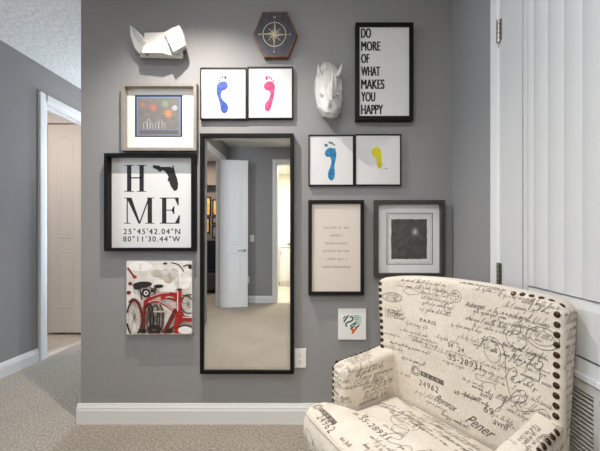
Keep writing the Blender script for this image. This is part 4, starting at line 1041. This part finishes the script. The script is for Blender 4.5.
# the outer side of the near wing
side = Pen(B, Vector((-0.45, 0, 0)), Vector((0, -1, 0)), Vector((0, 0, 1)), Vector((1, 0, 0)), None)
for k_ in range(16): side.hand(rnd, 0.02, 0.56+0.024*k_, 0.07, 0.008, m='print' if k_ % 2 else 'palescript')
side2 = Pen(B, Vector((0, -0.2, 0)), Vector((1, 0, 0)), Vector((0, 0, 1)), Vector((0, 1, 0)), None)
for k_ in range(14): side2.hand(rnd, -0.32+0.03*(k_ % 3), 0.34+0.042*k_, 0.5, 0.012, m='print' if k_ % 3 == 0 else 'palescript', w_=0.0012)
back = B.mb.build('backrest', chair, smooth=True, weld=True)

# seat cushion (T shaped)
S = Fab()
half = [(0.0, -0.02), (0.20, -0.02), (0.285, -0.015), (0.292, 0.05), (0.292, 0.15), (0.294, 0.235), (0.305, 0.272), (0.345, 0.285), (0.40, 0.287), (0.432, 0.297), (0.446, 0.325), (0.444, 0.365), (0.425, 0.398), (0.38, 0.412), (0.25, 0.422), (0.10, 0.427)]
outl = half+[(0.0, 0.428)]+[(-x, y) for x, y in half[:0:-1]]
outl = smooth_loop(outl, 4)
cS = (0.0, 0.205)
def ring_s(s_, z, dome=True):
    return [(cS[0]+(x-cS[0])*s_, cS[1]+(y-cS[1])*s_, z) for x, y in outl]
ZS = 0.412
rows = [ring_s(0.2, 0.262), ring_s(0.90, 0.262), ring_s(0.955, 0.268), ring_s(0.985, 0.285), ring_s(0.998, 0.312), ring_s(1.0, 0.335), ring_s(0.998, 0.358), ring_s(0.990, 0.376), ring_s(0.975, 0.388)]
for s_ in (0.955, 0.93, 0.89, 0.84, 0.78, 0.7, 0.6, 0.5, 0.4, 0.3, 0.2, 0.1, 0.03): rows.append(ring_s(s_, ZS+0.044*(1-s_**2.2)-0.004*(s_ > 0.94)))
S.mb.grid(rows, lm, True); S.mb.poly(rows[-1], lm); S.mb.poly(rows[0][::-1], lm)
S.freeze()
pen = Pen(S, Vector((0, 0, 0.42)), Vector((-1, 0, 0)), Vector((0, -1, 0)), Vector((0, 0, -1)), None)
def sp(u, v):
    p = on_plane(u, v, 2, 0.415); return -p.x, -p.y
rnd = random.Random(21)
a, b = sp(318, 409); pen.label(a, b, 0.15, 0.022, -0.12); pen.text('24962', *sp(316, 419), 0.030, -0.12, 0.15, 0.85, space=1.25)
pen.text('au Juli', *sp(338, 441), 0.022, -0.05, 0.2); pen.text('55-28931', *sp(358, 427), 0.026, -0.05, 0.15, 1.0, space=1.15); pen.text('24', *sp(352, 421), 0.018); pen.text('24', *sp(362, 424), 0.018)
pen.text('Auberget', *sp(395, 400), 0.024, -0.05, 0.25, 0.9)
pen.line([(0, 0), (0.06, 0.05), (0.11, -0.05)], 0.0018, *sp(373, 432)); pen.ring(*sp(405, 432), 0.06, 0.045, 0.0016); pen.ring(*sp(400, 440), 0.03, 0.03, 0.0013)
for k_ in range(52):
    aa = rnd.uniform(-0.40, 0.26); bb = rnd.uniform(-0.40, -0.01)
    if aa < -0.12 and bb < -0.22: continue
    pen.hand(rnd, aa, bb, rnd.uniform(0.08, 0.17), rnd.uniform(0.005, 0.009), rnd.uniform(-0.1, 0.05), m='print' if k_ % 3 == 0 else 'palescript')
pen.flourish(*sp(385, 445), 0.06); pen.flourish(*sp(420, 425), 0.05)
frontp = Pen(S, Vector((0, 0.45, 0.33)), Vector((-1, 0, 0)), Vector((0, 0, 1)), Vector((0, -1, 0)), None)
for k_ in range(10): frontp.hand(rnd, -0.42+0.085*k_, -0.02+0.02*(k_ % 3)-0.01, 0.08, 0.010, m='print' if k_ % 3 == 0 else 'palescript', w_=0.0012)
frontp.ring(-0.36, -0.01, 0.035, 0.04, 0.0018)
seat = S.mb.build('seat_cushion', chair, smooth=True, weld=True)
# welt cord round the cushion's top edge
wl = MB(); pts_ = [(x, y, ZS-0.006) for x, y, z in ring_s(0.972, 0)]
wl.tube(pts_+[pts_[0]], 0.0026, M['welt'], 6); wl.build('welt_cord', seat, smooth=True)

# arms
def arm(sx):
    Aa = Fab(); rows = []
    x0_, x1_ = (0.296, 0.392) if sx > 0 else (0.286, 0.372)            # inner, outer
    secs = [(-0.035, 0.618, 0), (0.06, 0.607, 0), (0.14, 0.601, 0), (0.20, 0.598, 0), (0.235, 0.596, 0.1), (0.258, 0.592, 0.35), (0.270, 0.585, 0.7), (0.274, 0.575, 1.0)]
    for (y, zt, rd) in secs:
        if sx < 0: zt -= 0.012
        ins = 0.020*rd; xi, xo = x0_+ins*1.3, x1_-ins*0.35; zt2 = zt-ins*0.6
        r_ = 0.024
        sec = [(xi, 0.25), (xi, zt2-0.16), (xi-0.003*(1-rd), zt2-0.08), (xi, zt2-0.03)]
        for q_ in range(5):
            an = math.pi-math.pi/2*q_/4; sec.append((xi+r_+r_*math.cos(an), zt2-r_+r_*math.sin(an)))
        for q_ in range(4):
            an = math.pi/2-math.pi/2*q_/3; sec.append((xo-0.010+0.010*math.cos(an), zt2-0.010+0.010*math.sin(an)))
        sec += [(xo, zt2-0.06), (xo, zt2-0.16), (xo, 0.25)]
        rows.append([(sx*x_, y, z_) for x_, z_ in sec])
    if sx < 0: rows = [r_[::-1] for r_ in rows]
    Aa.mb.grid(rows, lm, False); Aa.mb.poly(rows[-1], lm); Aa.mb.poly(rows[0][::-1], lm)
    Aa.mb.grid([[rows[i][j] for i in range(len(rows))] for j in (-1, 0)], lm)
    Aa.freeze()
    rnd = random.Random(31+sx)
    topp = Pen(Aa, Vector((sx*0.345, 0, 0.6)), Vector((0, -1, 0)) if sx > 0 else Vector((0, 1, 0)), Vector((1, 0, 0)) if sx > 0 else Vector((-1, 0, 0)), Vector((0, 0, -1)), None)
    s_ = -1 if sx > 0 else 1
    for k_ in range(5): topp.hand(rnd, s_*(0.26 if sx > 0 else 0.0)+rnd.uniform(0, 0.10), -0.030+0.015*k_, 0.11, 0.008, m='print' if k_ % 2 else 'palescript')
    if sx < 0: topp.label(0.08, 0.022, 0.12, 0.018, 0.1)
    inn = Pen(Aa, Vector((sx*0.29, 0, 0.40)), Vector((0, -1, 0)) if sx > 0 else Vector((0, 1, 0)), Vector((0, 0, 1)), Vector((sx, 0, 0)), None)
    for k_ in range(8): inn.hand(rnd, (-0.26 if sx > 0 else 0.0)+rnd.uniform(0, 0.10), 0.02+0.022*k_, 0.14, 0.010, rnd.uniform(-.1, .1), m='print' if k_ % 3 == 0 else 'palescript', w_=0.0012)
    inn.flourish(-0.22 if sx > 0 else 0.05, 0.13, 0.035); inn.flourish(-0.12 if sx > 0 else 0.15, 0.10, 0.03, 0.2); inn.ring(-0.08, 0.12, 0.03, 0.02, 0.0015)
    frp = Pen(Aa, Vector((sx*0.34, 0.27, 0.45)), Vector((-1, 0, 0)), Vector((0, 0, 1)), Vector((0, -1, 0)), None)
    for k_ in range(9): frp.hand(rnd, -0.035, -0.04+0.021*k_, 0.07, 0.010, rnd.uniform(-.2, .2), m='print' if k_ % 3 == 0 else 'palescript', w_=0.0012)
    out = Pen(Aa, Vector((sx*0.42, 0, 0.4)), Vector((0, 1, 0)) if sx > 0 else Vector((0, -1, 0)), Vector((0, 0, 1)), Vector((-sx, 0, 0)), None)
    for k_ in range(9): out.hand(rnd, (0.0 if sx > 0 else -0.25), -0.10+0.034*k_, 0.24, 0.012, m='print' if k_ % 3 == 0 else 'palescript', w_=0.0012)
    return Aa.mb.build('arm', chair, smooth=True, weld=True)
arm_far, arm_near = arm(1), arm(-1)

# upholstered base and legs
bs = MB()
bo = [(x*0.96, min(y, 0.40)) for x, y in [(0.375, -0.05), (0.38, 0.20), (0.40, 0.30), (0.40, 0.36), (0.36, 0.39), (0.2, 0.40), (-0.2, 0.40), (-0.36, 0.39), (-0.40, 0.36), (-0.40, 0.30), (-0.38, 0.20), (-0.375, -0.05)]]
bs.extrude(bo, 'z', 0.14, 0.263, lm); bs.build('seat_base', chair, bevel=0.008)
for sx in (-1, 1):
    for y, dy in ((0.34, 0.01), (0.0, -0.03)):
        x = sx*0.33
        rows = [[(x+sx*o_+r_*px, y+dy*(0.14-z)/0.14+r_*py, z) for px, py in ((-1, -1), (1, -1), (1, 1), (-1, 1))] for z, r_, o_ in ((0.0, 0.013, 0.010), (0.07, 0.018, 0.004), (0.145, 0.024, 0.0))]
        MB().grid(rows, M['darkwood'], True).poly(rows[0][::-1], M['darkwood']).poly(rows[-1], M['darkwood']).build('leg', chair, bevel=0.002)

# nailheads
nm = MB(); rows = []
for s_ in range(5):
    an = math.pi/2*s_/4; rows.append([(math.cos(an)*math.cos(2*math.pi*k_/12), math.cos(an)*math.sin(2*math.pi*k_/12), 0.55*math.sin(an)) for k_ in range(12)])
nm.grid(rows[:-1], M['bronze'], True); nm.poly(rows[-2], M['bronze'])
nail0 = None
def nail(p, nrm, r, parent):
    global nail0
    if nail0 is None:
        nail0 = nm.build('nailhead', parent, smooth=True); o = nail0
    else:
        o = nail0.copy(); SC.collection.objects.link(o); o.parent = parent
    o.location = Vector(p)-Vector(nrm)*0.0006
    o.rotation_mode = 'QUATERNION'; o.rotation_quaternion = Vector((0, 0, 1)).rotation_difference(Vector(nrm)); o.scale = (r, r, r)
def back_pt(a, z):
    x = a*(halfw(z) if a > 0 else nearw(z)); return Vector((x, yfront(x, z), z))
R_ = 0.0102
for sx in (-1, 1):
    zs_ = [0.622+0.0300*k_ for k_ in range(11)]
    for z in zs_:
        p = back_pt(sx*(0.955 if sx > 0 else 0.945), z); h_, n_, i_, d_ = B.tree.ray_cast(Vector((p.x, 0.3, z)), Vector((0, -1, 0)))
        if h_: nail(h_, (n_ if n_.y > 0 else -n_), R_, back)
    # along the top rear edge near the corner
    for k_ in range(6 if sx < 0 else 0):
        a = sx*(0.955-0.075*k_); x = a*HW*(NEAR if a < 0 else 1)
        h_, n_, i_, d_ = B.tree.ray_cast(Vector((x, -0.05, 1.3)), Vector((0, 0, -1)))
        if h_: nail(h_, (n_ if n_.z > 0 else -n_), R_*0.9, back)
def arm_nails(sx, armo):
    ys = [0.02+0.0285*k_ for k_ in range(9)]
    for y in ys:
        zt = 0.618-0.08*(y+0.035) if y < 0.2 else 0.598
        if sx < 0: zt -= 0.012; y += 0.014
        nail((sx*(0.390 if sx > 0 else 0.370), y, zt-0.006), Vector((sx*0.75, 0, 0.66)).normalized(), R_*0.95, armo)
    for k_ in range(7):
        nail((sx*(0.381 if sx > 0 else 0.361), 0.2735, 0.572-0.028*k_), Vector((sx*0.35, 0.94, 0)).normalized(), R_*0.95, armo)
arm_nails(1, arm_far); arm_nails(-1, arm_near)
